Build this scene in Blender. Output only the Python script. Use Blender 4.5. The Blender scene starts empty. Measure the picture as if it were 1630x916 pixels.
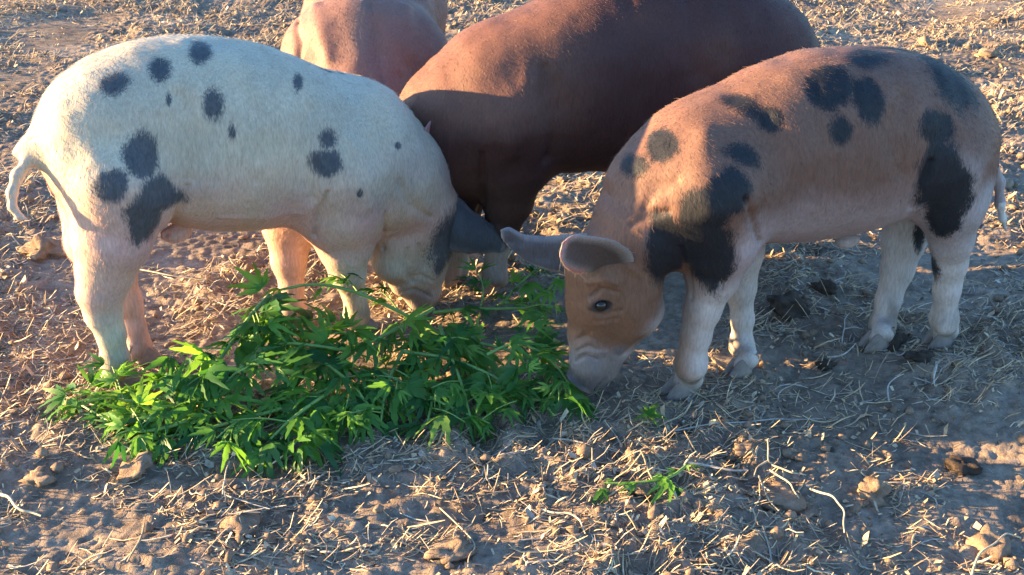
import bpy, bmesh, math, random
import numpy as np
from mathutils import Vector, Matrix

# ------------------------------------------------------------------ camera, light, exposure
SC = bpy.context.scene
COL = SC.collection
CAM_H, PITCH, FPX = 1.30, 24.0, 2000.0
SUN_EL, SUN_AZ = 7.4, 4.6           # low sun from the left, a little behind the animals
cam_d = bpy.data.cameras.new('camera'); cam = bpy.data.objects.new('camera', cam_d); COL.objects.link(cam)
cam.location = (0, 0, CAM_H); cam.rotation_euler = (math.radians(90-PITCH), 0, 0)
cam_d.sensor_width = 36; cam_d.lens = 36*FPX/1630; cam_d.clip_end = 2000; cam_d.clip_start = .05
SC.camera = cam
w = bpy.data.worlds.new("World"); SC.world = w; w.use_nodes = True
nt = w.node_tree; bg = nt.nodes['Background']
sky = nt.nodes.new('ShaderNodeTexSky'); sky.sky_type = 'NISHITA'; sky.sun_disc = False
sky.sun_elevation = math.radians(SUN_EL); sky.sun_rotation = math.radians(-(90-SUN_AZ))
sky.air_density = 1.0; sky.dust_density = .6; sky.ozone_density = 2.0
wb = nt.nodes.new('ShaderNodeMix'); wb.data_type = 'RGBA'; wb.blend_type = 'MULTIPLY'; wb.inputs[0].default_value = 1; wb.inputs[7].default_value = (.70, .91, 1.17, 1)   # white balance
nt.links.new(sky.outputs[0], wb.inputs[6]); nt.links.new(wb.outputs[2], bg.inputs[0]); bg.inputs[1].default_value = .115
sd = bpy.data.lights.new('sun', 'SUN'); sd.energy = 5.0; sd.angle = math.radians(.5); sd.color = (1, .67, .31)
so = bpy.data.objects.new('sun', sd); COL.objects.link(so)
SDIR = Vector((-math.cos(math.radians(SUN_EL))*math.cos(math.radians(SUN_AZ)), math.cos(math.radians(SUN_EL))*math.sin(math.radians(SUN_AZ)), math.sin(math.radians(SUN_EL))))
so.rotation_euler = SDIR.to_track_quat('Z', 'Y').to_euler(); so.location = (-3, 1, 2)
SC.view_settings.view_transform = 'Standard'; SC.view_settings.look = 'None'
SC.view_settings.exposure = 2.82; SC.view_settings.gamma = 1

rng = np.random.default_rng(7); random.seed(7)
CP, SP = math.cos(math.radians(PITCH)), math.sin(math.radians(PITCH))

# ------------------------------------------------------------------ measuring helpers
def ray(px, py):
    a, b = (px-815)/FPX, (py-458)/FPX
    return np.array([a, CP-b*SP, -SP-b*CP])
def G(px, py, z=0.):
    d = ray(px, py); return np.array([0, 0, CAM_H]) + d*((CAM_H-z)/-d[2])
def depth(p):
    q = np.asarray(p)-np.array([0, 0, CAM_H]); return q[1]*CP-q[2]*SP

# ------------------------------------------------------------------ noise (numpy)
_perm = np.random.default_rng(3).permutation(256); _perm = np.concatenate([_perm, _perm, _perm])
_grad = np.random.default_rng(4).normal(size=(256, 3)); _grad /= np.linalg.norm(_grad, axis=1)[:, None]
def gnoise(x, y, z=0.):
    x, y, z = np.broadcast_arrays(np.asarray(x, float), y, z)
    xi, yi, zi = np.floor(x).astype(int), np.floor(y).astype(int), np.floor(z).astype(int)
    xf, yf, zf = x-xi, y-yi, z-zi
    f = lambda t: t*t*t*(t*(t*6-15)+10)
    u, v, s = f(xf), f(yf), f(zf)
    xi &= 255; yi &= 255; zi &= 255
    def g(a, b, c):
        h = _perm[_perm[_perm[xi+a]+yi+b]+zi+c]; q = _grad[h]
        return q[..., 0]*(xf-a)+q[..., 1]*(yf-b)+q[..., 2]*(zf-c)
    l = lambda a, b, t: a+(b-a)*t
    return 1.5*l(l(l(g(0,0,0), g(1,0,0), u), l(g(0,1,0), g(1,1,0), u), v), l(l(g(0,0,1), g(1,0,1), u), l(g(0,1,1), g(1,1,1), u), v), s)

FEET = []
def sm01(t): t = np.clip(t, 0, 1); return t*t*(3-2*t)
def hgt(x, y, flat=True):
    x = np.asarray(x, float); y = np.asarray(y, float)
    h = .022*gnoise(x*1.1+3, y*1.3+1, 5.)
    wx = x+.05*gnoise(x*3, y*3, 9.); wy = y+.05*gnoise(x*3, y*3, 19.)
    h += .013*gnoise(wx*3.6, wy*4.4, 2.)
    m = sm01(.5+1.1*gnoise(x*1.7, y*2.1, 33.))
    c = 1-np.abs(gnoise(wx*8, wy*10, 7.))*2.2
    h += .024*m*c + .007*np.abs(gnoise(wx*17, wy*19, 8.))
    lump = np.clip(gnoise(x*27, y*29, 3.)-.12, 0, 1)
    h += .015*lump*(.4+m) + .0045*gnoise(x*55, y*58, 1.) + .0030*gnoise(x*110, y*118, 6.)
    r = np.hypot(x, y-3)
    h *= np.clip(1.6-r/12, .25, 1)
    h -= .012
    if flat:
        for fx, fy in FEET:
            t = sm01((np.hypot(x-fx, y-fy)-.045)/.07); h = h*t-.004*(1-t)
    return h

# ------------------------------------------------------------------ object helpers
def mesh_np(name, V, F, mat=None, smooth=True):
    V = np.asarray(V, np.float32); F = np.asarray(F, np.int32)
    me = bpy.data.meshes.new(name); n = F.shape[1]
    me.vertices.add(len(V)); me.vertices.foreach_set('co', V.ravel())
    me.loops.add(F.size); me.loops.foreach_set('vertex_index', F.ravel())
    me.polygons.add(len(F)); me.polygons.foreach_set('loop_start', np.arange(0, F.size, n, dtype=np.int32))
    me.update(calc_edges=True)
    me.polygons.foreach_set('use_smooth', np.full(len(F), smooth, bool))
    if mat: me.materials.append(mat)
    return me
def link(name, data, parent=None, kind=None):
    o = bpy.data.objects.new(name, data); COL.objects.link(o)
    if parent: o.parent = parent
    if kind: o['kind'] = kind
    return o
def tag(o, label, cat, group=None):
    o['label'] = label; o['category'] = cat
    if group: o['group'] = group
    return o
def set_attr(me, name, typ, dom, arr):
    a = me.attributes.new(name, typ, dom)
    a.data.foreach_set('color' if typ == 'FLOAT_COLOR' else 'vector' if typ == 'FLOAT_VECTOR' else 'value', np.asarray(arr, np.float32).ravel())

# ------------------------------------------------------------------ materials
class NT:
    def __init__(s, name):
        s.m = bpy.data.materials.new(name); s.m.use_nodes = True; s.t = s.m.node_tree; s.b = s.t.nodes['Principled BSDF']
        s.out = s.t.nodes['Material Output']
    def n(s, t, **k):
        o = s.t.nodes.new(t)
        for a, b in k.items(): setattr(o, a, b)
        return o
    def l(s, a, b): s.t.links.new(a, b)
    def noise(s, vec, scale, detail=4, rough=.55):
        o = s.n('ShaderNodeTexNoise'); o.inputs['Scale'].default_value = scale; o.inputs['Detail'].default_value = detail; o.inputs['Roughness'].default_value = rough
        if vec: s.l(vec, o.inputs['Vector'])
        return o.outputs['Fac']
    def mapping(s, vec, scale):
        o = s.n('ShaderNodeMapping'); o.inputs['Scale'].default_value = scale; s.l(vec, o.inputs['Vector']); return o.outputs[0]
    def ramp(s, fac, stops):
        o = s.n('ShaderNodeValToRGB'); e = o.color_ramp.elements
        while len(e) < len(stops): e.new(.5)
        for i, (p, c) in enumerate(stops): e[i].position = p; e[i].color = tuple(c)+(1,) if len(c) == 3 else c
        s.l(fac, o.inputs[0]); return o.outputs[0]
    def math(s, op, a, b=None, c=None):
        o = s.n('ShaderNodeMath', operation=op)
        for i, v in enumerate((a, b, c)):
            if v is None: continue
            if isinstance(v, (int, float)): o.inputs[i].default_value = v
            else: s.l(v, o.inputs[i])
        return o.outputs[0]
    def mix(s, fac, a, b, blend='MIX'):
        o = s.n('ShaderNodeMix', data_type='RGBA', blend_type=blend)
        for i, v in ((0, fac), (6, a), (7, b)):
            if isinstance(v, (int, float)): o.inputs[i].default_value = v
            elif isinstance(v, tuple): o.inputs[i].default_value = v+(1,)
            else: s.l(v, o.inputs[i])
        return o.outputs[2]
    def bump(s, h, strength, dist):
        o = s.n('ShaderNodeBump'); o.inputs['Strength'].default_value = strength; o.inputs['Distance'].default_value = dist
        s.l(h, o.inputs['Height']); s.l(o.outputs[0], s.b.inputs['Normal']); return o
    def attr(s, name):
        return s.n('ShaderNodeAttribute', attribute_name=name)

def mat_soil():
    s = NT('soil'); co = s.n('ShaderNodeTexCoord').outputs['Object']
    n1 = s.noise(co, 2.2, 6); n2 = s.noise(co, 34, 6, .7); n3 = s.noise(co, 190, 5, .7)
    c = s.ramp(n1, [(.3, (.155, .112, .082)), (.5, (.23, .172, .128)), (.7, (.34, .262, .195))])
    c2 = s.ramp(n2, [(.3, (.45, .42, .4)), (.55, (1, 1, 1)), (.75, (1.5, 1.42, 1.3))])
    c = s.mix(1., c, c2, 'MULTIPLY')
    ch = s.ramp(n3, [(.58, (0, 0, 0)), (.68, (1, 1, 1))])
    c = s.mix(s.math('MULTIPLY', ch, .45), c, (.40, .33, .24))
    s.l(c, s.b.inputs['Base Color']); s.b.inputs['Roughness'].default_value = .95; s.b.inputs['Specular IOR Level'].default_value = .2
    h = s.math('ADD', s.math('MULTIPLY', n2, .5), s.math('MULTIPLY', n3, .35))
    s.bump(h, .9, .012); return s.m
def mat_clod(name='dry_clod', lo=(.14, .09, .06), hi=(.34, .24, .165)):
    s = NT(name); co = s.n('ShaderNodeTexCoord').outputs['Object']
    n = s.noise(co, 45, 6, .7)
    s.l(s.ramp(n, [(.3, lo), (.7, hi)]), s.b.inputs['Base Color']); s.b.inputs['Roughness'].default_value = .95
    s.b.inputs['Specular IOR Level'].default_value = .2
    s.bump(s.noise(co, 160, 6, .75), .8, .006); return s.m
def mat_straw():
    s = NT('straw'); a = s.attr('tint'); co = s.n('ShaderNodeTexCoord').outputs['Object']
    n = s.noise(co, 120, 3)
    c = s.mix(1., a.outputs['Color'], s.ramp(n, [(.3, (.6, .58, .55)), (.65, (1.1, 1.1, 1.1))]), 'MULTIPLY')
    s.l(c, s.b.inputs['Base Color']); s.b.inputs['Roughness'].default_value = .6; return s.m
def mat_skin(name, spot, streak=1.0, spotmix=.96, sss=.0):
    s = NT(name); co = s.n('ShaderNodeTexCoord').outputs['Object']
    base = s.attr('tint').outputs['Color']; sp = s.attr('spot').outputs['Fac']
    st = s.noise(s.mapping(co, (75, 75, 16)), 3., 5, .65)       # hair streaks
    st2 = s.noise(s.mapping(co, (90, 90, 14)), 4., 3, .6)
    big = s.noise(co, 7, 4, .6)
    c = s.mix(1., base, s.ramp(st, [(.28, (.74, .73, .72)), (.72, (1.18, 1.18, 1.18))]), 'MULTIPLY')
    c = s.mix(1., c, s.ramp(big, [(.3, (.86, .84, .82)), (.7, (1.08, 1.08, 1.08))]), 'MULTIPLY')
    d = s.math('ADD', sp, s.math('MULTIPLY', s.math('SUBTRACT', st2, .5), 1.25))
    d = s.math('ADD', d, s.math('MULTIPLY', s.math('SUBTRACT', big, .5), .6))
    m = s.n('ShaderNodeMapRange', interpolation_type='SMOOTHSTEP'); m.inputs[1].default_value = -.36; m.inputs[2].default_value = .26; s.l(d, m.inputs[0])
    sc = s.mix(1., spot, s.ramp(st, [(.3, (.7, .7, .7)), (.7, (1.35, 1.35, 1.35))]), 'MULTIPLY')
    c = s.mix(s.math('MULTIPLY', m.outputs[0], spotmix), c, sc)
    s.l(c, s.b.inputs['Base Color'])
    s.b.inputs['Roughness'].default_value = .62; s.b.inputs['Specular IOR Level'].default_value = .25
    if sss: s.b.inputs['Subsurface Weight'].default_value = sss; s.b.inputs['Subsurface Radius'].default_value = (1, .3, .15); s.b.inputs['Subsurface Scale'].default_value = .02
    s.bump(s.math('ADD', st, s.math('MULTIPLY', st2, .5)), .3*streak, .003); return s.m
def mat_coat(name):
    s = NT(name); s.l(s.attr('tint').outputs['Color'], s.b.inputs['Base Color']); s.b.inputs['Roughness'].default_value = .55; return s.m
def plain(name, col, rough=.6, spec=.5, var=.15):
    s = NT(name); co = s.n('ShaderNodeTexCoord').outputs['Object']; n = s.noise(co, 40, 5, .65)
    s.l(s.mix(1., col, s.ramp(n, [(.3, (1-var,)*3), (.7, (1+var,)*3)]), 'MULTIPLY'), s.b.inputs['Base Color'])
    s.b.inputs['Roughness'].default_value = rough; s.b.inputs['Specular IOR Level'].default_value = spec; s.bump(n, .4, .002); return s.m
def mat_leaf(name='hemp_leaf', dark=(.015, .085, .022), lite=(.12, .29, .045)):
    s = NT(name); r = s.n('ShaderNodeObjectInfo').outputs['Random']; co = s.n('ShaderNodeTexCoord').outputs['Object']
    n = s.noise(co, 60, 3)
    f = s.math('ADD', s.math('MULTIPLY', r, .75), s.math('MULTIPLY', n, .3))
    c = s.ramp(f, [(.1, dark), (.8, lite), (.97, (.20, .32, .07)), (1.0, (.30, .27, .10))])
    s.l(c, s.b.inputs['Base Color']); s.b.inputs['Roughness'].default_value = .42; s.b.inputs['Specular IOR Level'].default_value = .35
    tr = s.n('ShaderNodeBsdfTranslucent'); s.l(s.mix(1., c, (1.7, 1.5, .6), 'MULTIPLY'), tr.inputs[0])
    mx = s.n('ShaderNodeMixShader'); mx.inputs[0].default_value = .5
    s.l(s.b.outputs[0], mx.inputs[1]); s.l(tr.outputs[0], mx.inputs[2]); s.l(mx.outputs[0], s.out.inputs[0]); return s.m

# ------------------------------------------------------------------ implicit surfaces -> one skin
class Field:
    def __init__(s, lo, hi, h=.005):
        s.h = h; s.lo = np.array(lo, float); n = np.ceil((np.array(hi)-s.lo)/h).astype(int)+1
        s.ax = [s.lo[i]+h*np.arange(n[i]) for i in range(3)]; s.d = np.full(n, .2, np.float32)
    def box(s, lo, hi):
        sl = []
        for i in range(3):
            a = max(0, int((lo[i]-s.lo[i])/s.h)); b = min(len(s.ax[i]), int((hi[i]-s.lo[i])/s.h)+2)
            sl.append(slice(a, max(a, b)))
        X, Y, Z = np.meshgrid(*[s.ax[i][sl[i]].astype(np.float32) for i in range(3)], indexing='ij', sparse=True)
        return tuple(sl), X, Y, Z
    def put(s, sl, f, k, sub=False):
        a = s.d[sl]
        if sub: f = -f; hh = np.maximum(k-np.abs(a-f), 0); s.d[sl] = np.maximum(a, f)+hh*hh/(4*k)
        else: hh = np.maximum(k-np.abs(a-f), 0); s.d[sl] = np.minimum(a, f)-hh*hh/(4*k)
    def cap(s, a, b, ra, rb, k=.03, sub=False):
        a = np.asarray(a, float); b = np.asarray(b, float); m = max(ra, rb)+k+.02
        sl, X, Y, Z = s.box(np.minimum(a, b)-m, np.maximum(a, b)+m)
        if s.d[sl].size == 0: return
        ab = b-a; L = max(ab@ab, 1e-9)
        t = np.clip(((X-a[0])*ab[0]+(Y-a[1])*ab[1]+(Z-a[2])*ab[2])/L, 0, 1)
        f = np.sqrt((X-a[0]-t*ab[0])**2+(Y-a[1]-t*ab[1])**2+(Z-a[2]-t*ab[2])**2)-(ra+(rb-ra)*t)
        s.put(sl, f.astype(np.float32), k, sub)
    def caps(s, q, k):
        P = np.array([p for p, r in q]); m = max(r for p, r in q)+k+.02; sl, X, Y, Z = s.box(P.min(0)-m, P.max(0)+m); f = None; X, Y, Z = [a.astype(np.float32) for a in (X, Y, Z)]
        for (a, ra), (b, rb) in zip(q[:-1], q[1:]):
            ab = b-a; t = np.clip(((X-a[0])*ab[0]+(Y-a[1])*ab[1]+(Z-a[2])*ab[2])/max(ab@ab, 1e-9), 0, 1)
            g = np.sqrt((X-a[0]-t*ab[0])**2+(Y-a[1]-t*ab[1])**2+(Z-a[2]-t*ab[2])**2)-(ra+(rb-ra)*t)
            if f is None: f = g
            else: kk = .016; h = np.maximum(kk-np.abs(f-g), 0); f = np.minimum(f, g)-h*h/(4*kk)+.0
        s.put(sl, (f+.0015).astype(np.float32), k)
    def ell(s, c, r, k=.03, R=None, sub=False):
        c = np.asarray(c, float); r = np.asarray(r, float); m = r.max()+k+.02
        sl, X, Y, Z = s.box(c-m, c+m)
        X, Y, Z = X-c[0], Y-c[1], Z-c[2]
        if R is not None: R = np.asarray(R); X, Y, Z = R[0,0]*X+R[1,0]*Y+R[2,0]*Z, R[0,1]*X+R[1,1]*Y+R[2,1]*Z, R[0,2]*X+R[1,2]*Y+R[2,2]*Z
        q = np.sqrt((X/r[0])**2+(Y/r[1])**2+(Z/r[2])**2)
        q2 = np.sqrt((X/r[0]**2)**2+(Y/r[1]**2)**2+(Z/r[2]**2)**2)+1e-6
        s.put(sl, (q*(q-1)/q2).astype(np.float32), k, sub)
    def torso(s, us, cz, hz, wy, k=.05, p=2.2):
        lo = (us[0]-.08, -max(wy)-.08, min(cz-hz)-.08); hi = (us[-1]+.08, max(wy)+.08, max(cz+hz)+.08)
        sl, X, Y, Z = s.box(lo, hi); u = X.ravel(); uc = np.clip(u, us[0], us[-1])
        I = lambda a: np.interp(uc, us, a)[:, None, None]
        c, hh, ww = I(cz), I(hz), I(wy)
        q = (np.abs(Y/ww)**p+np.abs((Z-c)/hh)**p)**(1/p)
        f = (q-1)*np.minimum(hh, ww)*1.0+np.abs(u-uc)[:, None, None]
        s.put(sl, f.astype(np.float32), k)
    def surface(s):
        d = s.d; neg = d < 0; n = d.shape
        c = neg[:-1,:-1,:-1].astype(np.int8)
        cnt = np.zeros(tuple(x-1 for x in n), np.int8)
        for i in (0,1):
            for j in (0,1):
                for k in (0,1): cnt += neg[i:n[0]-1+i, j:n[1]-1+j, k:n[2]-1+k]
        act = np.argwhere((cnt > 0) & (cnt < 8)); idx = np.full(cnt.shape, -1, np.int64); idx[tuple(act.T)] = np.arange(len(act))
        acc = np.zeros((len(act), 3)); num = np.zeros(len(act)); i, j, k = act.T
        cor = [(a, b, c) for a in (0,1) for b in (0,1) for c in (0,1)]
        for A in cor:
            for ax in range(3):
                if A[ax]: continue
                B = list(A); B[ax] = 1
                va = d[i+A[0], j+A[1], k+A[2]]; vb = d[i+B[0], j+B[1], k+B[2]]
                m = (va < 0) != (vb < 0); t = np.where(m, va/(va-vb+1e-12), 0)
                p = np.tile(np.array(A, float), (len(act), 1)); p[:, ax] = t
                acc[m] += p[m]; num += m
        V = s.lo+s.h*(act+acc/num[:, None])
        Q = []
        for ax in range(3):
            sa = [slice(None)]*3; sb = [slice(None)]*3; sa[ax] = slice(0, -1); sb[ax] = slice(1, None)
            a, b = neg[tuple(sa)], neg[tuple(sb)]; o1, o2 = (ax+1) % 3, (ax+2) % 3
            for fl, m in ((0, a & ~b), (1, ~a & b)):
                e = np.argwhere(m); e = e[(e[:, o1] > 0) & (e[:, o2] > 0) & (e[:, o1] < n[o1]-1) & (e[:, o2] < n[o2]-1)]
                q = []
                for d1, d2 in ((1,1), (0,1), (0,0), (1,0)):
                    f = e.copy(); f[:, o1] -= d1; f[:, o2] -= d2; q.append(idx[tuple(f.T)])
                if fl: q = q[::-1]
                Q.append(np.stack(q, 1))
        F = np.concatenate(Q)
        E = np.concatenate([F[:, [0,1]], F[:, [1,2]], F[:, [2,3]], F[:, [3,0]]]); E = np.concatenate([E, E[:, ::-1]])
        deg = np.bincount(E[:, 0], minlength=len(V))[:, None]
        for lam in (.55, -.57, .55, -.57, .5):
            S = np.stack([np.bincount(E[:, 0], V[E[:, 1], a], len(V)) for a in range(3)], 1)/deg
            V = V+lam*(S-V)
        return V, F
def vnormals(V, F):
    a = V[F[:, 0]]; b = V[F[:, 1]]; c = V[F[:, 2]]; d = V[F[:, 3]]
    fn = np.cross(c-a, d-b); N = np.zeros_like(V)
    for q in range(4):
        for ax in range(3): N[:, ax] += np.bincount(F[:, q], fn[:, ax], len(V))
    return N/(np.linalg.norm(N, axis=1)[:, None]+1e-12), .5*np.linalg.norm(fn, axis=1)

# ------------------------------------------------------------------ pigs
class Pig:
    """a frame standing on the ground: x along the animal, y to its left, z up. P() turns a measured picture
    point at a lateral offset v (positive = the side towards the viewer) into that frame."""
    def __init__(s, label, hind, front, near):
        s.o = .5*(hind+front); d = front-hind; s.L = np.hypot(d[0], d[1]); s.ang = math.atan2(d[1], d[0]); s.near = near
        s.u = np.array([math.cos(s.ang), math.sin(s.ang), 0]); s.v = np.array([-s.u[1], s.u[0], 0])
        s.root = bpy.data.objects.new('pig', None); COL.objects.link(s.root); s.root.location = s.o; s.root.rotation_euler = (0, 0, s.ang)
        tag(s.root, label, 'pig', 'pigs feeding on the hemp branches')
        s.meshes = []
    def loc(s, p): q = np.asarray(p)-s.o; return np.array([q@s.u, q@s.v, q[2]])
    def world(s, p): return s.o+p[0]*s.u+p[1]*s.v+np.array([0, 0, p[2]])
    def P(s, px, py, v=0.):
        v *= s.near; r = ray(px, py); c = np.array([0, 0, CAM_H]); t = (v-(c-s.o)@s.v)/(r@s.v); return s.loc(c+t*r)
    def R(s, r, p): return r*depth(s.world(p))/FPX
    def g(s, px, py): return s.loc(G(px, py))
    def chain(s, F, pts, k=.03):
        """pts: (px, py, v, r_px)"""
        q = [(s.P(a, b, v), r) for a, b, v, r in pts]; q = [(p, s.R(r, p)) for p, r in q]
        F.caps(q, k)
        return q
    def torso(s, F, prof, kw=.83, k=.05, p=2.25):
        prof = [(s.P(x, t), s.P(x, b)) for x, t, b in prof]
        us = np.array([.5*(a[0]+b[0]) for a, b in prof]); top = np.array([a[2] for a, b in prof]); bot = np.array([b[2] for a, b in prof])
        o = np.argsort(us); us, top, bot = us[o], top[o], bot[o]
        U = np.linspace(us[0], us[-1], 90)
        top = np.interp(U, us, top); bot = np.interp(U, us, bot)
        ker = np.hanning(9); ker /= ker.sum()
        sm = lambda a: np.convolve(np.pad(a, 4, 'edge'), ker, 'valid')
        top, bot = sm(top), sm(bot)
        te = math.tan(math.radians(PITCH-4)); f = 1/math.sqrt(1+(kw*te)**2); hz = np.maximum(.5*(top-bot)*f, .006); cz = .5*(top+bot)
        s.tor = (U, cz, hz)
        F.torso(U, cz, hz, np.minimum(hz*kw+.012, .19), k, p)
    def leg(s, F, pts, foot, k=.048):
        """pts down to the pastern; foot: ground pixel. The hoof direction is the heading."""
        q = s.chain(F, [(a, b, v, r*(1. if i < len(pts)-4 else .97 if i == len(pts)-4 else .93 if i == len(pts)-3 else .87)) for i, (a, b, v, r) in enumerate(pts)], k); f = s.g(*foot); last, r = q[-1]
        a = np.array([f[0]-.012, f[1], .030]); F.cap(last, a, r*.97, r*.93, .03); F.cap(a, a+np.array([.016, 0, -.012]), r*.9, r*.72, .012)
        FEET.append(tuple(s.world(f)[:2])); s.hooves.append((f, r)); return q
    hooves = None

RIM = []
def ear_mesh(A, B, bulge, n=22, m=13, th=.005):
    """a cupped blade between two edge curves A and B (base to tip), thickened"""
    def res(C, n):
        C = np.array(C); t = np.linspace(0, 1, len(C)); T = np.linspace(0, 1, n)
        C = np.stack([np.interp(T, t, C[:, i]) for i in range(3)], 1)
        for _ in range(3): C[1:-1] = .25*C[:-2]+.5*C[1:-1]+.25*C[2:]
        return C
    A, B = res(A, n), res(B, n); S = np.linspace(0, 1, m)[None, :, None]
    bulge = np.array(bulge)
    wv = (.004*np.sin(np.linspace(0, 9, n))*np.linspace(.3, 1, n))[:, None]; A = A+wv*[0, .3, 1]; B = B-np.roll(wv, 3, 0)*[.4, 0, 1]
    prof = np.sin(np.pi*np.linspace(0, 1, m))[None, :, None]*np.sin(np.pi*np.clip(np.linspace(.25, 1.0, n), 0, 1))[:, None, None]
    V = A[:, None]*(1-S)+B[:, None]*S+prof*bulge[None, None]
    V += .004*gnoise(V[..., 0]*30, V[..., 1]*30, V[..., 2]*30)[..., None]+.0025*gnoise(V[..., 0]*75, V[..., 1]*75, V[..., 2]*75)[..., None]
    du = np.gradient(V, axis=0); dv = np.gradient(V, axis=1); N = np.cross(du, dv); N /= np.linalg.norm(N, axis=2)[..., None]+1e-9
    e = np.minimum(np.linspace(0, 1, m), np.linspace(1, 0, m))[None, :]*2; e = np.minimum(e*3, 1); tt = np.minimum(np.linspace(1, 0, n)[:, None]*6, 1)
    t = (th*(.25+.75*e)*(.3+.7*tt))[..., None]
    top, bot = V+N*t, V-N*t; VV = np.concatenate([top.reshape(-1, 3), bot.reshape(-1, 3)]); off = n*m; F = []
    for i in range(n-1):
        for j in range(m-1):
            a, b, c, d = i*m+j, i*m+j+1, (i+1)*m+j+1, (i+1)*m+j
            F += [(a, d, c, b), (a+off, b+off, c+off, d+off)]
    for i in range(n-1):
        a, d = i*m, (i+1)*m; F.append((a, a+off, d+off, d)); b, c = i*m+m-1, (i+1)*m+m-1; F.append((b, c, c+off, b+off))
    for j in range(m-1):
        F.append(((n-1)*m+j, (n-1)*m+j+off, (n-1)*m+j+1+off, (n-1)*m+j+1))
    ee = np.broadcast_to(np.minimum(np.linspace(0, 1, m), np.linspace(1, 0, m))[None, :]*2, (n, m))*np.ones((n, 1)); ee = np.minimum(ee, np.linspace(1, 0, n)[:, None]*3); RIM.append(ee)
    return VV, np.array(F)

def hoof_mesh(r, mat):
    V, Fc = [], []; n = 12
    for sy in (-1, 1):
        prof = [(.000, 1.02, 1.0), (.008, 1.0, 1.0), (.018, .92, .93), (.028, .80, .85), (.037, .62, .7), (.043, .3, .35)]
        b0 = len(V)
        for z, lx, ly in prof:
            for i in range(n):
                a = 2*math.pi*i/n; cx = math.cos(a); x = cx*r*1.25*lx*(1.15 if cx > 0 else .85)+.010-z*.35
                V.append((x, sy*r*.50+math.sin(a)*r*.50*ly*(1-.35*max(cx, 0)), z))
        for k in range(len(prof)-1):
            for i in range(n):
                a, b = b0+k*n+i, b0+k*n+(i+1) % n; Fc.append((a, b, b+n, a+n))
        Fc.append(tuple(b0+i for i in reversed(range(n)))); Fc.append(tuple(b0+(len(prof)-1)*n+i for i in range(n)))
        b0 = len(V)                                         # dew claw
        for z, q in ((.052, .75), (.040, 1.), (.030, .4)):
            for i in range(6):
                a = math.pi/3*i; V.append((-r*1.02-(.052-z)*.25+.007*q*math.cos(a), sy*r*.55+.006*q*math.sin(a), z))
        for k in range(2):
            for i in range(6):
                a, b = b0+k*6+i, b0+k*6+(i+1) % 6; Fc.append((a, b, b+6, a+6))
    me = bpy.data.meshes.new('hoof'); me.from_pydata(V, [], Fc); me.materials.append(mat); me.update()
    me.polygons.foreach_set('use_smooth', np.ones(len(me.polygons), bool)); return me

def spot_field(pig, V, N, spots):
    """spots: (px, py, rx, ry, rot_deg). returns >0 inside a spot"""
    W = pig.o+V[:, :1]*pig.u+V[:, 1:2]*pig.v+V[:, 2:]*np.array([0, 0, 1.]); C = np.array([0, 0, CAM_H])
    NW = N[:, :1]*pig.u+N[:, 1:2]*pig.v+N[:, 2:]*np.array([0, 0, 1.])
    out = np.full(len(V), -2.); D = W-C; dep = D[:, 1]*CP-D[:, 2]*SP
    sx = 815+FPX*D[:, 0]/dep; sy = 458+FPX*(-D[:, 1]*SP-D[:, 2]*CP)/dep
    facing = (NW*D).sum(1) < 0
    def px(p):
        q = p-C; d = q[1]*CP-q[2]*SP; return np.array([815+FPX*q[0]/d, 458+FPX*(-q[1]*SP-q[2]*CP)/d])
    for sp in spots:
        x, y, rx, ry, rot = sp[:5]
        dd = np.hypot(sx-x, sy-y)+(~facing)*1e4; cand = np.argsort(dd)[:30]; cand = cand[dd[cand] < dd[cand[0]]+6]
        i = cand[np.argmin(dep[cand])]
        c, n = W[i], NW[i]; t1 = pig.u-n*(pig.u@n)
        if np.linalg.norm(t1) < .25: t1 = np.cross(n, [0, 0, 1.])
        t1 /= np.linalg.norm(t1); t2 = np.cross(n, t1)
        J = np.stack([(px(c+t1*.01)-px(c))/.01, (px(c+t2*.01)-px(c))/.01], 1)
        if abs(np.linalg.det(J))/(FPX/dep[i])**2 < .3: J = np.stack([(px(c+t1*.01)-px(c))/.01, np.array([0, -FPX/dep[i]])*np.sign(t2[2] or 1)*1.], 1)
        d = W-c; e = np.stack([d@t1, d@t2], 1)@J.T; a = math.radians(rot)
        ex = e[:, 0]*math.cos(a)+e[:, 1]*math.sin(a); ey = -e[:, 0]*math.sin(a)+e[:, 1]*math.cos(a)
        wob = 1+.17*gnoise(W[:, 0]*24, W[:, 1]*24, W[:, 2]*24)+.16*gnoise(W[:, 0]*85, W[:, 1]*85, W[:, 2]*22)
        q = wob*np.sqrt((ex/rx)**2+(ey/ry)**2+np.clip(np.abs(d@n)-.055, 0, 1)**2/.07**2)
        out = np.maximum(out, (1-q)*min(1.6, max(.7, min(rx, ry)/18)))
    return out

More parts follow.
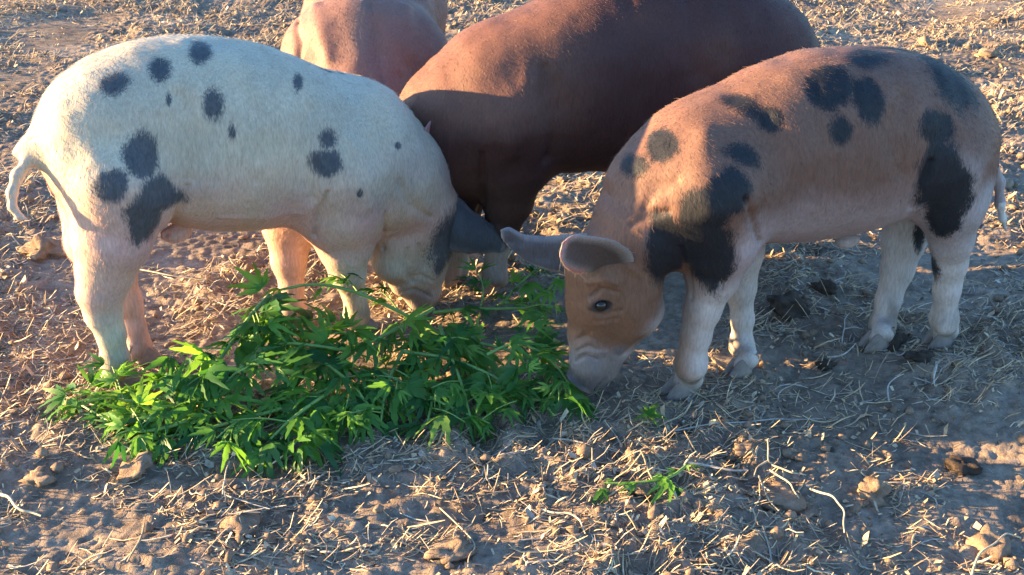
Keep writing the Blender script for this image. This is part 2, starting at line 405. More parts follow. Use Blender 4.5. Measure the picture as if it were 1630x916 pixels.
def strokes(pig, V, N, lst):
    """folds and hollows of the skin: (list of picture points, width m, depth m)"""
    W = pig.o+V[:, :1]*pig.u+V[:, 1:2]*pig.v+V[:, 2:]*np.array([0, 0, 1.]); D = W-np.array([0, 0, CAM_H])
    NW = N[:, :1]*pig.u+N[:, 1:2]*pig.v+N[:, 2:]*np.array([0, 0, 1.]); fc = (NW*D).sum(1) < 0
    dep = D[:, 1]*CP-D[:, 2]*SP; sx = 815+FPX*D[:, 0]/dep; sy = 458+FPX*(-D[:, 1]*SP-D[:, 2]*CP)/dep; amt = np.zeros(len(V))
    for pts, wd, dp in lst:
        q = []
        for x, y in pts:
            dd = np.hypot(sx-x, sy-y)+(~fc)*1e4; c = np.argsort(dd)[:20]; c = c[dd[c] < dd[c[0]]+5]; q.append(V[c[np.argmin(dep[c])]])
        best = np.full(len(V), 9.); n = len(q)-1
        for i, (a, b) in enumerate(zip(q[:-1], q[1:])):
            ab = b-a; L = ab@ab+1e-9; t = np.clip((V-a)@ab/L, 0, 1); d = np.linalg.norm(V-a-t[:, None]*ab, axis=1)
            e = (i+t)/n; fade = .35+.65*np.sin(np.pi*np.clip(e, .08, .92)); best = np.minimum(best, d/fade)
        amt += dp*np.exp(-(best/wd)**2)
    return V-N*amt[:, None]

def make_coat(pig, V, F, N, area, tint, count, length, mat, rad=.00018, name='coat', zmin=.05, spotc=None, spot=None):
    p = area*(V[F[:, 0], 2] > zmin); p = p/p.sum(); f = rng.choice(len(F), count, p=p)
    a, b = rng.random(count), rng.random(count); Q = F[f]
    bl = lambda A: (A[Q[:, 0]]*((1-a)*(1-b))[:, None]+A[Q[:, 1]]*(a*(1-b))[:, None]+A[Q[:, 2]]*(a*b)[:, None]+A[Q[:, 3]]*((1-a)*b)[:, None])
    p0, n = bl(V), bl(N); n /= np.linalg.norm(n, axis=1)[:, None]
    col = bl(tint)
    if spot is not None: sv = (spot[Q].mean(1)+rng.normal(0, .12, count)) > 0; col = np.where(sv[:, None], np.array(spotc), col)
    low = sm01((.30-p0[:, 2])/.15)[:, None]
    dr = np.array([-.55, 0, -1.])*(1-low)+np.array([-.15, 0, -1.])*low+rng.normal(0, .22, (count, 3))
    dr += .35*np.stack([gnoise(p0[:, 0]*9, p0[:, 1]*9, p0[:, 2]*9+7*i) for i in range(3)], 1)
    dr -= n*(dr*n).sum(1)[:, None]; dr /= np.linalg.norm(dr, axis=1)[:, None]
    L = (length*np.where(rng.random(count) < .1, 1.9, 1.)*rng.uniform(.5, 1.25, count)*(1-.45*low[:, 0]))[:, None]
    lift = rng.uniform(.08, .34, count)[:, None]
    k = 4; P = np.zeros((count, k, 3))
    for i in range(k):
        t = i/(k-1); P[:, i] = p0-n*.001*(i == 0)+dr*L*t+n*L*(lift*t*(1-.45*t))
    hc = bpy.data.hair_curves.new(name); hc.add_curves([k]*count)
    hc.attributes['position'].data.foreach_set('vector', P.astype(np.float32).ravel())
    r = hc.attributes.new('radius', 'FLOAT', 'POINT') if 'radius' not in hc.attributes else hc.attributes['radius']
    r.data.foreach_set('value', np.tile(np.array([1, .9, .65, .15])*rad, count).astype(np.float32))
    col = np.clip(col*rng.uniform(.8, 1.15, count)[:, None], 0, 1)
    at = hc.attributes.new('tint', 'FLOAT_COLOR', 'POINT'); at.data.foreach_set('color', np.repeat(np.c_[col, np.ones(count)], k, 0).astype(np.float32).ravel())
    hc.materials.append(mat); return link(name, hc, pig.root, 'stuff')

def finish(pig, F, ears, spots, tintf, skin, hoofm, coat_n, coat_len, coat_mat, spotc, coat_gain=1.15, back_spots=0, folds=()):
    V, Q = F.surface(); nb = len(V)
    V = V+0.
    amp = .0016*gnoise(V[:, 0]*22, V[:, 1]*22, V[:, 2]*22)+.0022*gnoise(V[:, 0]*9, V[:, 1]*9, V[:, 2]*9+4)
    N, _ = vnormals(V, Q)
    if folds: V = strokes(pig, V, N, folds)
    V = V+N*(amp*1.25)[:, None]
    eid = np.zeros(len(V))
    for i, (ev, ef) in enumerate(ears): Q = np.concatenate([Q, ef+len(V)]); V = np.concatenate([V, ev]); eid = np.concatenate([eid, np.full(len(ev), i+1.)])
    N, area = vnormals(V, Q)
    sp = spot_field(pig, V, N, spots) if spots else np.full(len(V), -2.)
    if back_spots:
        r = np.random.default_rng(5); far = np.argwhere((V[:, 1]*pig.near < -.08) & (V[:, 2] > .25)).ravel()
        for i in r.choice(far, back_spots): sp = np.maximum(sp, 1-np.linalg.norm(V-V[i], axis=1)/r.uniform(.02, .05))
    tint, sp = tintf(pig, V, N, sp, eid)
    me = mesh_np('body', V, Q, skin); set_attr(me, 'tint', 'FLOAT_COLOR', 'POINT', np.c_[tint, np.ones(len(V))]); set_attr(me, 'spot', 'FLOAT', 'POINT', sp)
    link('body', me, pig.root)
    for f, r in pig.hooves:
        o = link('hoof', hoof_mesh(r, hoofm), pig.root); o.location = (f[0], f[1], -.004)
    bq = np.array([(q < nb).all() for q in Q])
    make_coat(pig, V, Q, N, area, tint*coat_gain, coat_n, coat_len, coat_mat, spotc=spotc, spot=sp)
    return V, N

def eye(pig, p, r, mat):
    bm = bmesh.new(); bmesh.ops.create_uvsphere(bm, u_segments=20, v_segments=12, radius=r); me = bpy.data.meshes.new('eye'); bm.to_mesh(me); bm.free()
    me.polygons.foreach_set('use_smooth', np.ones(len(me.polygons), bool)); me.materials.append(mat); o = link('eye', me, pig.root); o.location = p; return o

skin_w = mat_skin('spotted_white_hide', (.052, .057, .066), sss=.12); skin_b = mat_skin('spotted_brown_hide', (.010, .012, .016), spotmix=.97, sss=.08)
skin_r = mat_skin('red_hide', (.03, .015, .012)); skin_o = mat_skin('ginger_hide', (.05, .03, .03))
coat_m = mat_coat('bristle'); hoof_m = plain('hoof_horn', (.20, .155, .125), .7, .3, .3); hoof_p = plain('pale_hoof_horn', (.24, .18, .15), .7, .3, .3)
eye_m = plain('eye_gloss', (.012, .010, .010), .08, .6, .05)

def lerp(a, b, t): return a+(b-a)*t[:, None]
def C3(*c): return np.array(c, float)[None]

# ---- pig 1: white with dark spots, left
A = Pig('white pig with dark spots at the left, curled tail out, head lowered', .5*(G(195, 612)+G(222, 574)), .5*(G(570, 525)+G(470, 513)), -1)
A.hooves = []
F = Field((-.62, -.26, -.01), (.70, .26, .80), .0045)
A.torso(F, [(60, 212, 258), (69, 174, 310), (88, 144, 330), (118, 114, 340), (162, 86, 345), (230, 61, 355), (300, 50, 368), (370, 52, 368), (430, 64, 360), (500, 92, 360), (560, 124, 366), (600, 154, 368), (640, 194, 360), (668, 234, 330)])
A.leg(F, [(190, 300, .085, 86), (178, 380, .085, 62), (168, 430, .08, 45), (160, 464, .075, 38), (165, 500, .07, 30), (177, 531, .07, 26), (184, 575, .065, 23)], (193, 610))
A.leg(F, [(170, 290, -.085, 84), (165, 380, -.085, 60), (180, 430, -.08, 40), (200, 478, -.07, 27), (213, 520, -.06, 21), (222, 552, -.06, 19)], (228, 574))
A.leg(F, [(530, 275, .072, 90), (544, 335, .08, 70), (549, 385, .078, 47), (553, 435, .07, 31), (563, 470, .06, 22), (567, 500, .055, 20)], (572, 524))
A.leg(F, [(500, 300, -.09, 88), (462, 355, -.08, 46), (460, 415, -.07, 30), (465, 455, -.065, 22), (468, 490, -.06, 19)], (472, 514))
A.chain(F, [(560, 240, 0, 116), (620, 278, 0, 93), (655, 325, 0, 74), (670, 380, 0, 54)], .06)                 # neck
A.chain(F, [(668, 372, .0, 52), (671, 425, -.0, 40), (673, 462, 0, 27), (674, 482, 0, 23)], .03)              # face
A.chain(F, [(634, 378, .035, 44), (628, 414, .03, 35), (642, 448, .01, 23), (660, 472, 0, 16)], .02)                              # cheek and jaw
A.chain(F, [(632, 345, 0.0, 50), (616, 385, 0.0, 24)], .03)                                                     # throat
nA = np.array([.25, 0, -.97]); nB = np.cross(nA, [0, 1, 0]); F.ell(A.P(675, 493, 0), (.032, .033, .010), .005, np.stack([nB, np.cross(nA, nB), nA], 1))
F.ell(A.P(280, 372, .0), (.035, .02, .02), .02)                                                              # sheath
t = [(72, 196), (63, 225), (46, 255), (28, 280), (19, 308), (20, 330), (30, 345), (44, 350)]
A.chain(F, [(x, y, .0+.01*i, r) for i, ((x, y), r) in enumerate(zip(t, (14, 10.5, 9, 8, 7, 6, 5, 4)))], .015)
c = A.P(50, 300, 0); F.cap(c+[0, 0, -.1], c+[.04, 0, .1], .012, .012, .03, True)                          # cleft between the hams
ears = []
def E(pig, A_, B_, bulge, **k): return ear_mesh([pig.P(*a) for a in A_], [pig.P(*b) for b in B_], bulge, **k)
ears.append(E(A, [(694, 292, .045), (738, 322, .07), (778, 352, .085), (805, 386, .09)], [(704, 395, .055), (730, 402, .09), (768, 408, .10), (804, 398, .095)], (-.004, -.014, .006), th=.004))
ears.append(E(A, [(690, 305, -.05), (725, 325, -.12), (750, 350, -.17), (765, 385, -.2)], [(700, 390, -.05), (730, 395, -.12), (750, 400, -.17), (768, 398, -.2)], (.0, .02, .02)))
spA = [(183,127,25,17,-15), (258,103,17,18,0), (320,75,17,15,0), (275,157,5,10,0), (344,172,16,24,0), (374,213,6,11,0), (478,125,7,14,0), (520,108,13,7,20),
       (232,247,27,37,0), (180,302,29,26,0), (258,312,30,30,0), (240,345,27,42,18), (288,316,14,10,0), (525,225,13,17,0), (523,267,24,22,0), (577,313,5,6,0), (640,232,4,5,0), (545,110,5,7,0)]
def tintA(p, V, N, sp, eid):
    u, y, z = V.T; T = np.repeat(C3(.44, .385, .30), len(V), 0)
    n = gnoise(u*8, y*8, z*8)
    bz = np.interp(u, p.tor[0], p.tor[1]); hz = np.interp(u, p.tor[0], p.tor[2]); under = sm01((bz+.05*hz-z)/(.8*hz)+.25*n)*sm01((z-.14)/.14)*(u > p.tor[0][0]+.01); T = lerp(T, C3(.50, .27, .235), under*.85); pk = sm01(.55+1.2*gnoise(u*5+2, y*5, z*5))*sm01((.52-z)/.2)*sm01((z-.12)/.2); T = lerp(T, C3(.52, .35, .31), pk*.55)
    T = lerp(T, C3(.54, .43, .30), sm01(.3+n)*.6)
    inner = sm01((-V[:, 1]*p.near-.0)/.03)*sm01((.36-z)/.1)*sm01((N[:, 1]*p.near+.2)/.3); T = lerp(T, C3(.60, .33, .25), inner*.8)
    hp = p.P(660, 440, 0); hd = np.linalg.norm(V-hp, axis=1)
    T = lerp(T, C3(.38, .31, .25), sm01((.17-hd)/.07+.3*n)*.75); T = lerp(T, C3(.20, .155, .14), sm01((.055-np.linalg.norm(V-p.P(675, 488, 0), axis=1))/.02)*.85)
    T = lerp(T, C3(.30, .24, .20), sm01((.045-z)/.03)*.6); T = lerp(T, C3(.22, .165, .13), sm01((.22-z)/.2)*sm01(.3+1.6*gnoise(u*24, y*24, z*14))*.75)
    T = lerp(T, C3(.34, .26, .19), sm01(-.15+1.3*gnoise(u*11+3, y*11, z*8))*.35); e1 = p.P(700, 372, .05); d = np.linalg.norm((V-e1)/np.array([.055, .10, .075]), axis=1); sp = np.maximum(sp, 1.-d)
    e2 = p.P(690, 412, .04); d = np.linalg.norm((V-e2)/np.array([.02, .08, .035]), axis=1); sp = np.maximum(sp, 1.-d)
    for i_ in (1, 2):
        k = eid == i_; e_ = np.tile(RIM[i_-1].ravel(), 2); T[k] = lerp(np.repeat(C3(.20, .19, .19), k.sum(), 0), C3(.060, .066, .080), sm01((e_-.02)/.22+.3*n[k]))
    sp = np.where(eid > 0, -2, sp); return T, sp
foldsA = [([(500, 378), (508, 345), (522, 312)], .010, .010), ([(617, 345), (615, 372), (606, 400)], .009, .009), ([(262, 378), (282, 345), (300, 305)], .012, .010),
    ([(500, 180), (492, 250), (498, 320)], .034, .008), ([(290, 150), (312, 210), (305, 290)], .036, .008), ([(560, 220), (585, 280), (590, 330)], .03, -.006), ([(150, 250), (190, 280), (230, 300)], .05, -.006),
    ([(640, 290), (655, 330), (690, 350)], .014, .006), ([(640, 470), (658, 466), (690, 474)], .007, .006), ([(655, 400), (650, 430), (662, 452)], .012, .006), ([(598, 392), (612, 378), (632, 372)], .010, .005), ([(652, 448), (672, 443), (694, 450)], .006, .004), ([(670, 395), (680, 430)], .012, .006),
    ([(330, 120), (350, 200), (345, 290)], .02, .003), ([(400, 110), (415, 200), (410, 290)], .02, .003), ([(350, 350), (420, 350), (480, 345)], .012, -.003)]
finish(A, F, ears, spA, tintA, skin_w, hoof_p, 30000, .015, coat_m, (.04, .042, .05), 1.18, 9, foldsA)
for v in (1, -1): eye(A, A.P(672, 424, .052*v), .010, eye_m)

# ---- pig 2: brown with black spots, right
B = Pig('brown pig with black spots and pale legs, its partly sunlit face over the leaves', .5*(G(1500, 545)+G(1400, 550)), .5*(G(1092, 624)+G(1182, 590)), 1)
B.hooves = []
F = Field((-.62, -.26, -.01), (.66, .26, .80), .0042)
B.torso(F, [(1556, 205, 262), (1549, 172, 300), (1533, 140, 318), (1510, 114, 325), (1485, 97, 326), (1445, 80, 334), (1400, 73, 352), (1340, 71, 368), (1280, 79, 378), (1210, 104, 384), (1150, 137, 382), (1100, 168, 376), (1060, 196, 366), (1030, 224, 350)])
B.leg(F, [(1500, 250, .085, 80), (1512, 320, .085, 58), (1514, 380, .08, 36), (1512, 420, .07, 29), (1508, 460, .065, 24), (1503, 510, .06, 22)], (1498, 545))
B.leg(F, [(1490, 270, -.085, 80), (1455, 335, -.08, 52), (1438, 385, -.075, 34), (1428, 430, -.07, 28), (1414, 480, -.065, 23), (1404, 520, -.06, 20)], (1396, 550))
B.leg(F, [(1135, 310, .09, 88), (1145, 385, .09, 60), (1135, 440, .085, 42), (1118, 490, .08, 32), (1107, 535, .075, 27), (1099, 580, .07, 26)], (1088, 624))
B.leg(F, [(1150, 310, -.09, 84), (1168, 400, -.08, 48), (1180, 460, -.07, 26), (1181, 510, -.065, 21), (1180, 550, -.06, 19)], (1181, 592))
B.chain(F, [(1110, 280, 0, 112), (1058, 320, .01, 98), (1020, 365, .018, 80), (985, 415, .015, 60)], .06)
def HV(y): return .018-.062*(y-425)/175
B.chain(F, [(957, 425, HV(425), 60), (955, 478, HV(478)+.01, 54), (942, 530, HV(530)+.02, 37), (937, 572, HV(572)+.03, 30), (933, 598, HV(598)+.035, 27)], .03)
B.chain(F, [(1000, 450, HV(450)+.02, 56), (1003, 490, HV(490)+.03, 52), (981, 540, HV(540)+.03, 31), (963, 585, HV(585)+.035, 22), (954, 602, HV(602)+.035, 16)], .022)   # cheek, jaw
F.ell(B.P(1008, 470, HV(470)+.055), (.045, .03, .05), .03)
nd = np.array([.48, -.30, -.82]); nd /= np.linalg.norm(nd); n1 = np.cross(nd, [0, 1, 0]); n1 /= np.linalg.norm(n1); n2 = np.cross(nd, n1)
sn = B.P(926, 607, HV(607)+.038); Rn = np.stack([n1, n2, nd], 1); F.ell(sn, (.040, .036, .011), .005, Rn)       # snout disc
for dv in (.013, -.013): F.ell(sn+nd*.012+np.array([0, dv, 0])+n1*.003, (.010, .0055, .012), .004, Rn, True)
m0, m1, m2 = B.P(938, 624, HV(624)+.055), B.P(965, 606, HV(606)+.075), B.P(994, 566, HV(566)+.085); F.cap(m0, m1, .004, .005, .006, True); F.cap(m1, m2, .005, .005, .006, True)
ep = B.P(955, 484, HV(484)+.072)
F.ell(ep+[0, .001, .004], (.026, .014, .018), .012); F.ell(ep+[0, .013, -.001], (.019, .013, .0115), .005, None, True)
F.ell(B.P(972, 455, HV(455)+.05), (.032, .02, .016), .02); F.ell(B.P(1350, 383, 0), (.03, .018, .016), .02)
tl = [(1550, 222, 0, 16), (1578, 254, 0, 10), (1590, 290, .0, 8), (1592, 325, .01, 7), (1596, 348, .01, 6), (1601, 366, .01, 4)]
B.chain(F, tl, .012)
ears = [E(B, [(1008, 440, HV(440)+.055), (1010, 405, HV(405)+.09), (975, 378, HV(378)+.13), (920, 374, HV(374)+.16), (894, 388, HV(388)+.17)],
              [(935, 432, HV(432)+.05), (928, 432, HV(430)+.08), (914, 436, HV(432)+.12), (900, 428, HV(420)+.155), (890, 408, HV(402)+.175)], (.004, -.011, .004), th=.0034),
        E(B, [(935, 372, HV(372)-.02), (885, 376, HV(376)-.05), (838, 374, HV(374)-.07), (812, 362, HV(362)-.08), (797, 368, HV(368)-.08)],
              [(915, 440, HV(440)-.02), (870, 430, HV(430)-.04), (832, 414, HV(414)-.06), (808, 394, HV(394)-.07), (797, 376, HV(376)-.08)], (.0, .0, -.012), th=.0038)]
spB = [(1520,122,22,58,-38), (1498,202,24,27,0), (1345,210,17,22,0), (1322,125,40,34,0), (1390,155,22,42,-20), (1378,86,36,15,0), (1418,70,26,8,0), (1508,308,46,56,0), (1500,348,30,34,0),
       (1190,242,29,15,30), (1170,300,31,36,0), (1180,158,38,14,15), (1220,190,20,22,20), (1055,225,27,27,-30), (1115,350,42,42,0), (1065,410,30,56,10), (1130,412,36,50,0), (1100,395,34,36,0), (1462,385,9,20,0), (1000,262,20,18,0)]
def tintB(p, V, N, sp, eid):
    u, y, z = V.T; T = np.repeat(C3(.165, .083, .057), len(V), 0); n = gnoise(u*7, y*7, z*7); nn = gnoise(u*16, y*16, z*16)
    bz = np.interp(u, p.tor[0], p.tor[1]); hz = np.interp(u, p.tor[0], p.tor[2])
    low = sm01((bz-z-.0*hz)/(hz*.75)+.35*n)*sm01((z-.2)/.05)*(1-sm01((u-p.P(1120, 400)[0])/.06)); T = lerp(T, C3(.38, .28, .265), low*.85); T = lerp(T, C3(.11, .055, .04), sm01(-.1+1.4*gnoise(u*5+9, y*5, z*5))*sm01((z-bz)/.1)*.7)
    side = sm01((u+.05)/-.2)*sm01((bz+.3*hz-z)/(.6*hz)); T = lerp(T, C3(.34, .29, .28), side*.75*sm01(.55+1.5*n+.6*nn))
    T = lerp(T, C3(.50, .42, .38), sm01((.34-z)/.12+.3*n)*(1-sm01((u-p.P(1088, 420)[0])/.05)))
    hp = p.P(960, 470, HV(470)+.03); hd = np.linalg.norm(V-hp, axis=1); hm = sm01((.16-hd)/.08)
    T = lerp(T, C3(.175, .088, .054), hm); T = lerp(T, C3(.27, .22, .205), sm01((.14-np.linalg.norm(V-sn, axis=1))/.06+.4*nn))
    # pale cheek, jaw and muzzle
    for q, r in ((p.P(1045, 500, HV(500)+.05), .075), (p.P(1030, 530, HV(530)+.06), .055), (p.P(1005, 565, HV(565)+.07), .045)):
        T = lerp(T, C3(.36, .32, .30), sm01((r-np.linalg.norm(V-q, axis=1))/.055+.5*nn+.1)*.75)
    T = lerp(T, C3(.17, .145, .145), sm01((.125-np.linalg.norm(V-sn, axis=1))/.05+.4*nn)*.85); T = lerp(T, C3(.060, .052, .054), sm01((.060-np.linalg.norm(V-sn, axis=1))/.035+.4*nn)*.85); T = lerp(T, C3(.022, .018, .019), sm01((.040-np.linalg.norm(V-sn-nd*.01, axis=1))/.010)*.9)
    T = lerp(T, C3(.05, .042, .042), sm01((.026-np.linalg.norm((V-ep)*[.85, 1, 1.25], axis=1))/.010)); q = p.P(987, 562, HV(562)+.085); T = lerp(T, C3(.10, .09, .10), sm01((.020-np.linalg.norm(V-q, axis=1))/.012)*.9)
    T = lerp(T, C3(.58, .53, .48), ((u < p.P(1583, 310)[0]) & (z < p.P(1588, 318)[2]) & (u < p.P(1575, 300)[0]))*1.)
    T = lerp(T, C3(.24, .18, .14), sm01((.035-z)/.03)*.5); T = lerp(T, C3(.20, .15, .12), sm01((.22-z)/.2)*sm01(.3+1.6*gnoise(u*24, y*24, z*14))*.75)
    sk = sm01((.04-np.linalg.norm(V-p.P(1040, 380, .10), axis=1))/.03); T = lerp(T, C3(.12, .1, .1), sk*.8)
    k = (eid == 1); e_ = np.tile(RIM[-2].ravel(), 2); T[k] = lerp(np.repeat(C3(.25, .225, .21), k.sum(), 0), C3(.095, .072, .068), sm01((e_-.1)/.4)); k = (eid == 2); e_ = np.tile(RIM[-1].ravel(), 2); T[k] = lerp(np.repeat(C3(.20, .20, .21), k.sum(), 0), C3(.075, .075, .085), sm01((e_-.05)/.3))
    sp = np.where(eid > 0, -2, sp); sp = np.where((hd < .095) | (np.linalg.norm(V-p.P(1035, 480, HV(480)+.03), axis=1) < .062), -2, sp); return T, sp
foldsB = [([(1212, 385), (1203, 355), (1190, 320)], .010, .010), ([(1095, 475), (1092, 440), (1085, 400)], .009, .008), ([(1452, 335), (1470, 300), (1485, 262)], .012, .010),
    ([(1215, 180), (1225, 260), (1218, 340)], .034, .008), ([(1445, 150), (1428, 210), (1440, 280)], .036, .008), ([(1120, 210), (1110, 280), (1130, 340)], .04, -.006),
    ([(935, 473), (958, 466), (985, 472)], .0055, .005), ([(940, 500), (962, 507), (988, 498)], .0055, .005), ([(932, 455), (960, 448), (988, 455)], .008, -.005), ([(950, 516), (985, 512)], .006, .003),
    ([(1040, 455), (1036, 500), (1018, 545), (995, 568)], .010, .004), ([(1000, 430), (1025, 445), (1040, 480)], .014, -.004), ([(918, 540), (945, 535), (965, 560)], .012, .004),
    ([(912, 575), (930, 571), (952, 577)], .0055, .006), ([(914, 560), (935, 556), (955, 562)], .0055, .005), ([(912, 545), (932, 541), (950, 546)], .0055, .004), ([(1020, 330), (1040, 300), (1070, 285)], .018, .005), ([(1000, 360), (1030, 345), (1060, 340)], .012, .005),
    ([(1300, 130), (1305, 210), (1300, 300)], .02, .003), ([(1360, 130), (1368, 210), (1362, 290)], .02, .003)]
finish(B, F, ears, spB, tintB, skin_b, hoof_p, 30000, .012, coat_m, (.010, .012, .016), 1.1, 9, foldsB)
eye(B, ep+[0, .0040, -.001], .0128, eye_m); eye(B, B.P(925, 470, HV(470)-.045), .0105, eye_m)
# lashes
L = []; Fq = []
for i in range(14):
    t = -1+2*i/13; a = ep+[.014*t, .014, .008]; b = a+[.010*t+.003, .012, -.004+.003*abs(t)]; k = len(L)
    L += [a, a+[.0008, 0, .0], b]; Fq.append((k, k+1, k+2))
link('eyelashes', mesh_np('eyelashes', L, Fq, plain('lash', (.05, .04, .035)), False), B.root)

# ---- pig 3: dark red, behind, broadside
C = Pig('dark reddish brown pig standing broadside behind the two spotted pigs', .5*(G(1215, 425)+G(1170, 400)), .5*(G(787, 462)+G(725, 450)), 1)
C.hooves = []
F = Field((-.72, -.28, -.01), (.62, .28, .95), .006)
C.torso(F, [(1290, 75, 130), (1282, 50, 190), (1265, 22, 235), (1240, -8, 262), (1180, -45, 280), (1100, -62, 282), (1000, -55, 275), (930, -35, 272), (870, -8, 276), (820, 16, 290), (770, 46, 300), (730, 76, 300), (695, 105, 290)], .9)
C.leg(F, [(1215, 150, .09, 78), (1205, 250, .09, 55), (1188, 320, .08, 30), (1176, 360, .07, 24), (1167, 400, .07, 19)], (1163, 422))
C.leg(F, [(1190, 150, -.09, 76), (1180, 250, -.09, 50), (1172, 310, -.08, 28), (1162, 345, -.07, 22), (1156, 372, -.07, 18)], (1153, 394))
C.leg(F, [(808, 200, .09, 86), (815, 262, .09, 58), (808, 318, .08, 42), (800, 360, .075, 29), (790, 400, .07, 22), (787, 435, .065, 20)], (785, 462))
C.leg(F, [(775, 220, -.09, 74), (752, 290, -.08, 36), (740, 340, -.075, 25), (732, 385, -.07, 20), (727, 420, -.07, 18)], (722, 446))
C.chain(F, [(790, 150, 0, 108), (735, 190, .0, 92), (705, 240, 0.0, 72), (690, 290, 0.0, 56)], .06)
C.chain(F, [(690, 285, 0, 54), (695, 350, .0, 42), (706, 410, .0, 27), (712, 438, .0, 22)], .04)
C.chain(F, [(725, 290, .0, 44), (722, 345, .0, 32), (716, 400, 0, 22)], .03)
C.chain(F, [(1284, 95, 0, 12), (1300, 120, -.01, 8), (1300, 160, -.02, 6), (1292, 185, -.02, 4)], .015)
ears = [E(C, [(706, 188, .06), (694, 188, .10), (676, 203, .13), (650, 232, .15), (640, 262, .15)], [(716, 262, .06), (706, 262, .09), (690, 272, .12), (665, 278, .14), (642, 268, .15)], (.0, -.02, .0)),
        E(C, [(690, 180, -.05), (665, 190, -.1), (640, 215, -.14)], [(690, 240, -.05), (665, 245, -.1), (640, 225, -.14)], (.0, .0, .02))]
def tintC(p, V, N, sp, eid):
    T = np.repeat(C3(.056, .022, .020), len(V), 0); n = gnoise(V[:, 0]*6, V[:, 1]*6, V[:, 2]*6)
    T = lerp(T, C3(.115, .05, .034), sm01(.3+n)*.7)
    fr = sm01((V[:, 0]-.05)/.3); T = lerp(T, C3(.17, .075, .05), fr*.75*sm01((V[:, 2]-.42)/.1))  # sunlit upper shoulder, its light painted into the hide colour
    T = lerp(T, C3(.05, .028, .024), sm01((.42-V[:, 2])/.14)*fr*.7)  # shade below it on chest and forelegs, painted in as darker hide
    T = lerp(T, C3(.34, .27, .23), sm01((.155-V[:, 2])/.03)*(V[:, 0] > 0)*.9)
    T = np.where((eid > 0)[:, None], C3(.34, .17, .16), T); return T, sp
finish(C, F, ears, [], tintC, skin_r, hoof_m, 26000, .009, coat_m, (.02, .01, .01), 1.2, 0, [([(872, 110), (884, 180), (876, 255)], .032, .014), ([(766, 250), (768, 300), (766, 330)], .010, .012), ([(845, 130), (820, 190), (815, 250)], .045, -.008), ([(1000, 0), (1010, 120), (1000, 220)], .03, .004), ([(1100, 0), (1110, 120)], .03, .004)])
for v in (1, -1): eye(C, C.P(694, 335, .052*v), .010, eye_m)

# ---- pig 4: ginger, behind, facing the viewer
fy = 3.22; gx = -.385
D = Pig('ginger pig facing forward behind the white pig, cut off by the top edge', np.array([gx-.03, fy+.62, 0]), np.array([gx, fy, 0]), -1)
D.hooves = []
F = Field((-.62, -.28, -.01), (.66, .28, .86), .006)
def LP(x, y, z): return np.array([x, y, z], float)
U = np.linspace(-.50, .36, 60); top = np.interp(U, [-.5, -.44, -.3, -.1, .1, .22, .36], [.50, .62, .70, .74, .71, .64, .54]); bot = np.interp(U, [-.5, -.4, -.2, .1, .3, .36], [.42, .34, .30, .27, .26, .30])
D.tor = (U, .5*(top+bot), .5*(top-bot)); F.torso(U, .5*(top+bot), .5*(top-bot), np.interp(U, [-.5, -.42, -.2, .1, .3, .36], [.05, .15, .195, .195, .175, .15]), .06, 2.2)
for sy in (1, -1):
    F.cap(LP(-.33, .10*sy, .50), LP(-.30, .10*sy, .36), .12, .09, .05); F.cap(LP(-.30, .10*sy, .36), LP(-.37, .09*sy, .22), .07, .042, .03); F.cap(LP(-.37, .09*sy, .22), LP(-.33, .08*sy, .04), .036, .024, .03)
    F.cap(LP(.24, .105*sy, .50), LP(.28, .10*sy, .30), .12, .06, .06); F.cap(LP(.28, .10*sy, .30), LP(.29, .085*sy, .16), .048, .032, .03); F.cap(LP(.29, .085*sy, .16), LP(.30, .08*sy, .04), .029, .024, .03)
    for fx in (-.32, .31): D.hooves.append((LP(fx, .08*sy, 0), .024)); FEET.append(tuple(D.world(LP(fx, .08*sy, 0))[:2]))
F.cap(LP(.25, 0, .52), LP(.40, 0, .40), .16, .12, .06); F.cap(LP(.40, 0, .40), LP(.43, 0, .30), .11, .085, .05)
F.cap(LP(.42, 0, .30), LP(.43, 0, .12), .08, .042, .04); F.cap(LP(.43, 0, .12), LP(.43, 0, .085), .038, .034, .01)
F.cap(LP(-.50, 0, .56), LP(-.56, .02, .46), .02, .01, .02); F.cap(LP(-.56, .02, .46), LP(-.57, .05, .38), .01, .006, .01)
ears = []
for sy in (1, -1):
    ears.append(ear_mesh([LP(.36, .07*sy, .42), LP(.40, .12*sy, .44), LP(.44, .17*sy, .40), LP(.47, .19*sy, .34)][::1], [LP(.44, .07*sy, .36), LP(.47, .10*sy, .34), LP(.49, .14*sy, .32), LP(.48, .18*sy, .32)], (.01, 0, .02)))
def tintD(p, V, N, sp, eid):
    T = np.repeat(C3(.18, .092, .075), len(V), 0); n = gnoise(V[:, 0]*6, V[:, 1]*6, V[:, 2]*6); T = lerp(T, C3(.23, .12, .095), sm01(.3+n)*.7)
    mid = np.exp(-(V[:, 1]/.028)**2)*sm01((V[:, 2]-.5)/.1); T = lerp(T, C3(.20, .13, .11), mid*.6)
    T = np.where((eid > 0)[:, None], C3(.40, .22, .18), T); return T, sp
VD, ND = finish(D, F, ears, [], tintD, skin_o, hoof_m, 28000, .010, coat_m, (.02, .01, .01), 1.3, 0, [([(470, 30), (474, 70), (470, 105)], .014, .010), ([(500, 10), (510, 50), (520, 90)], .035, -.010), ([(590, 0), (600, 60), (610, 120)], .02, .008), ([(650, 10), (645, 60), (640, 110)], .035, -.008)])
for v in (1, -1): eye(D, LP(.475, .05*v, .27), .010, eye_m)

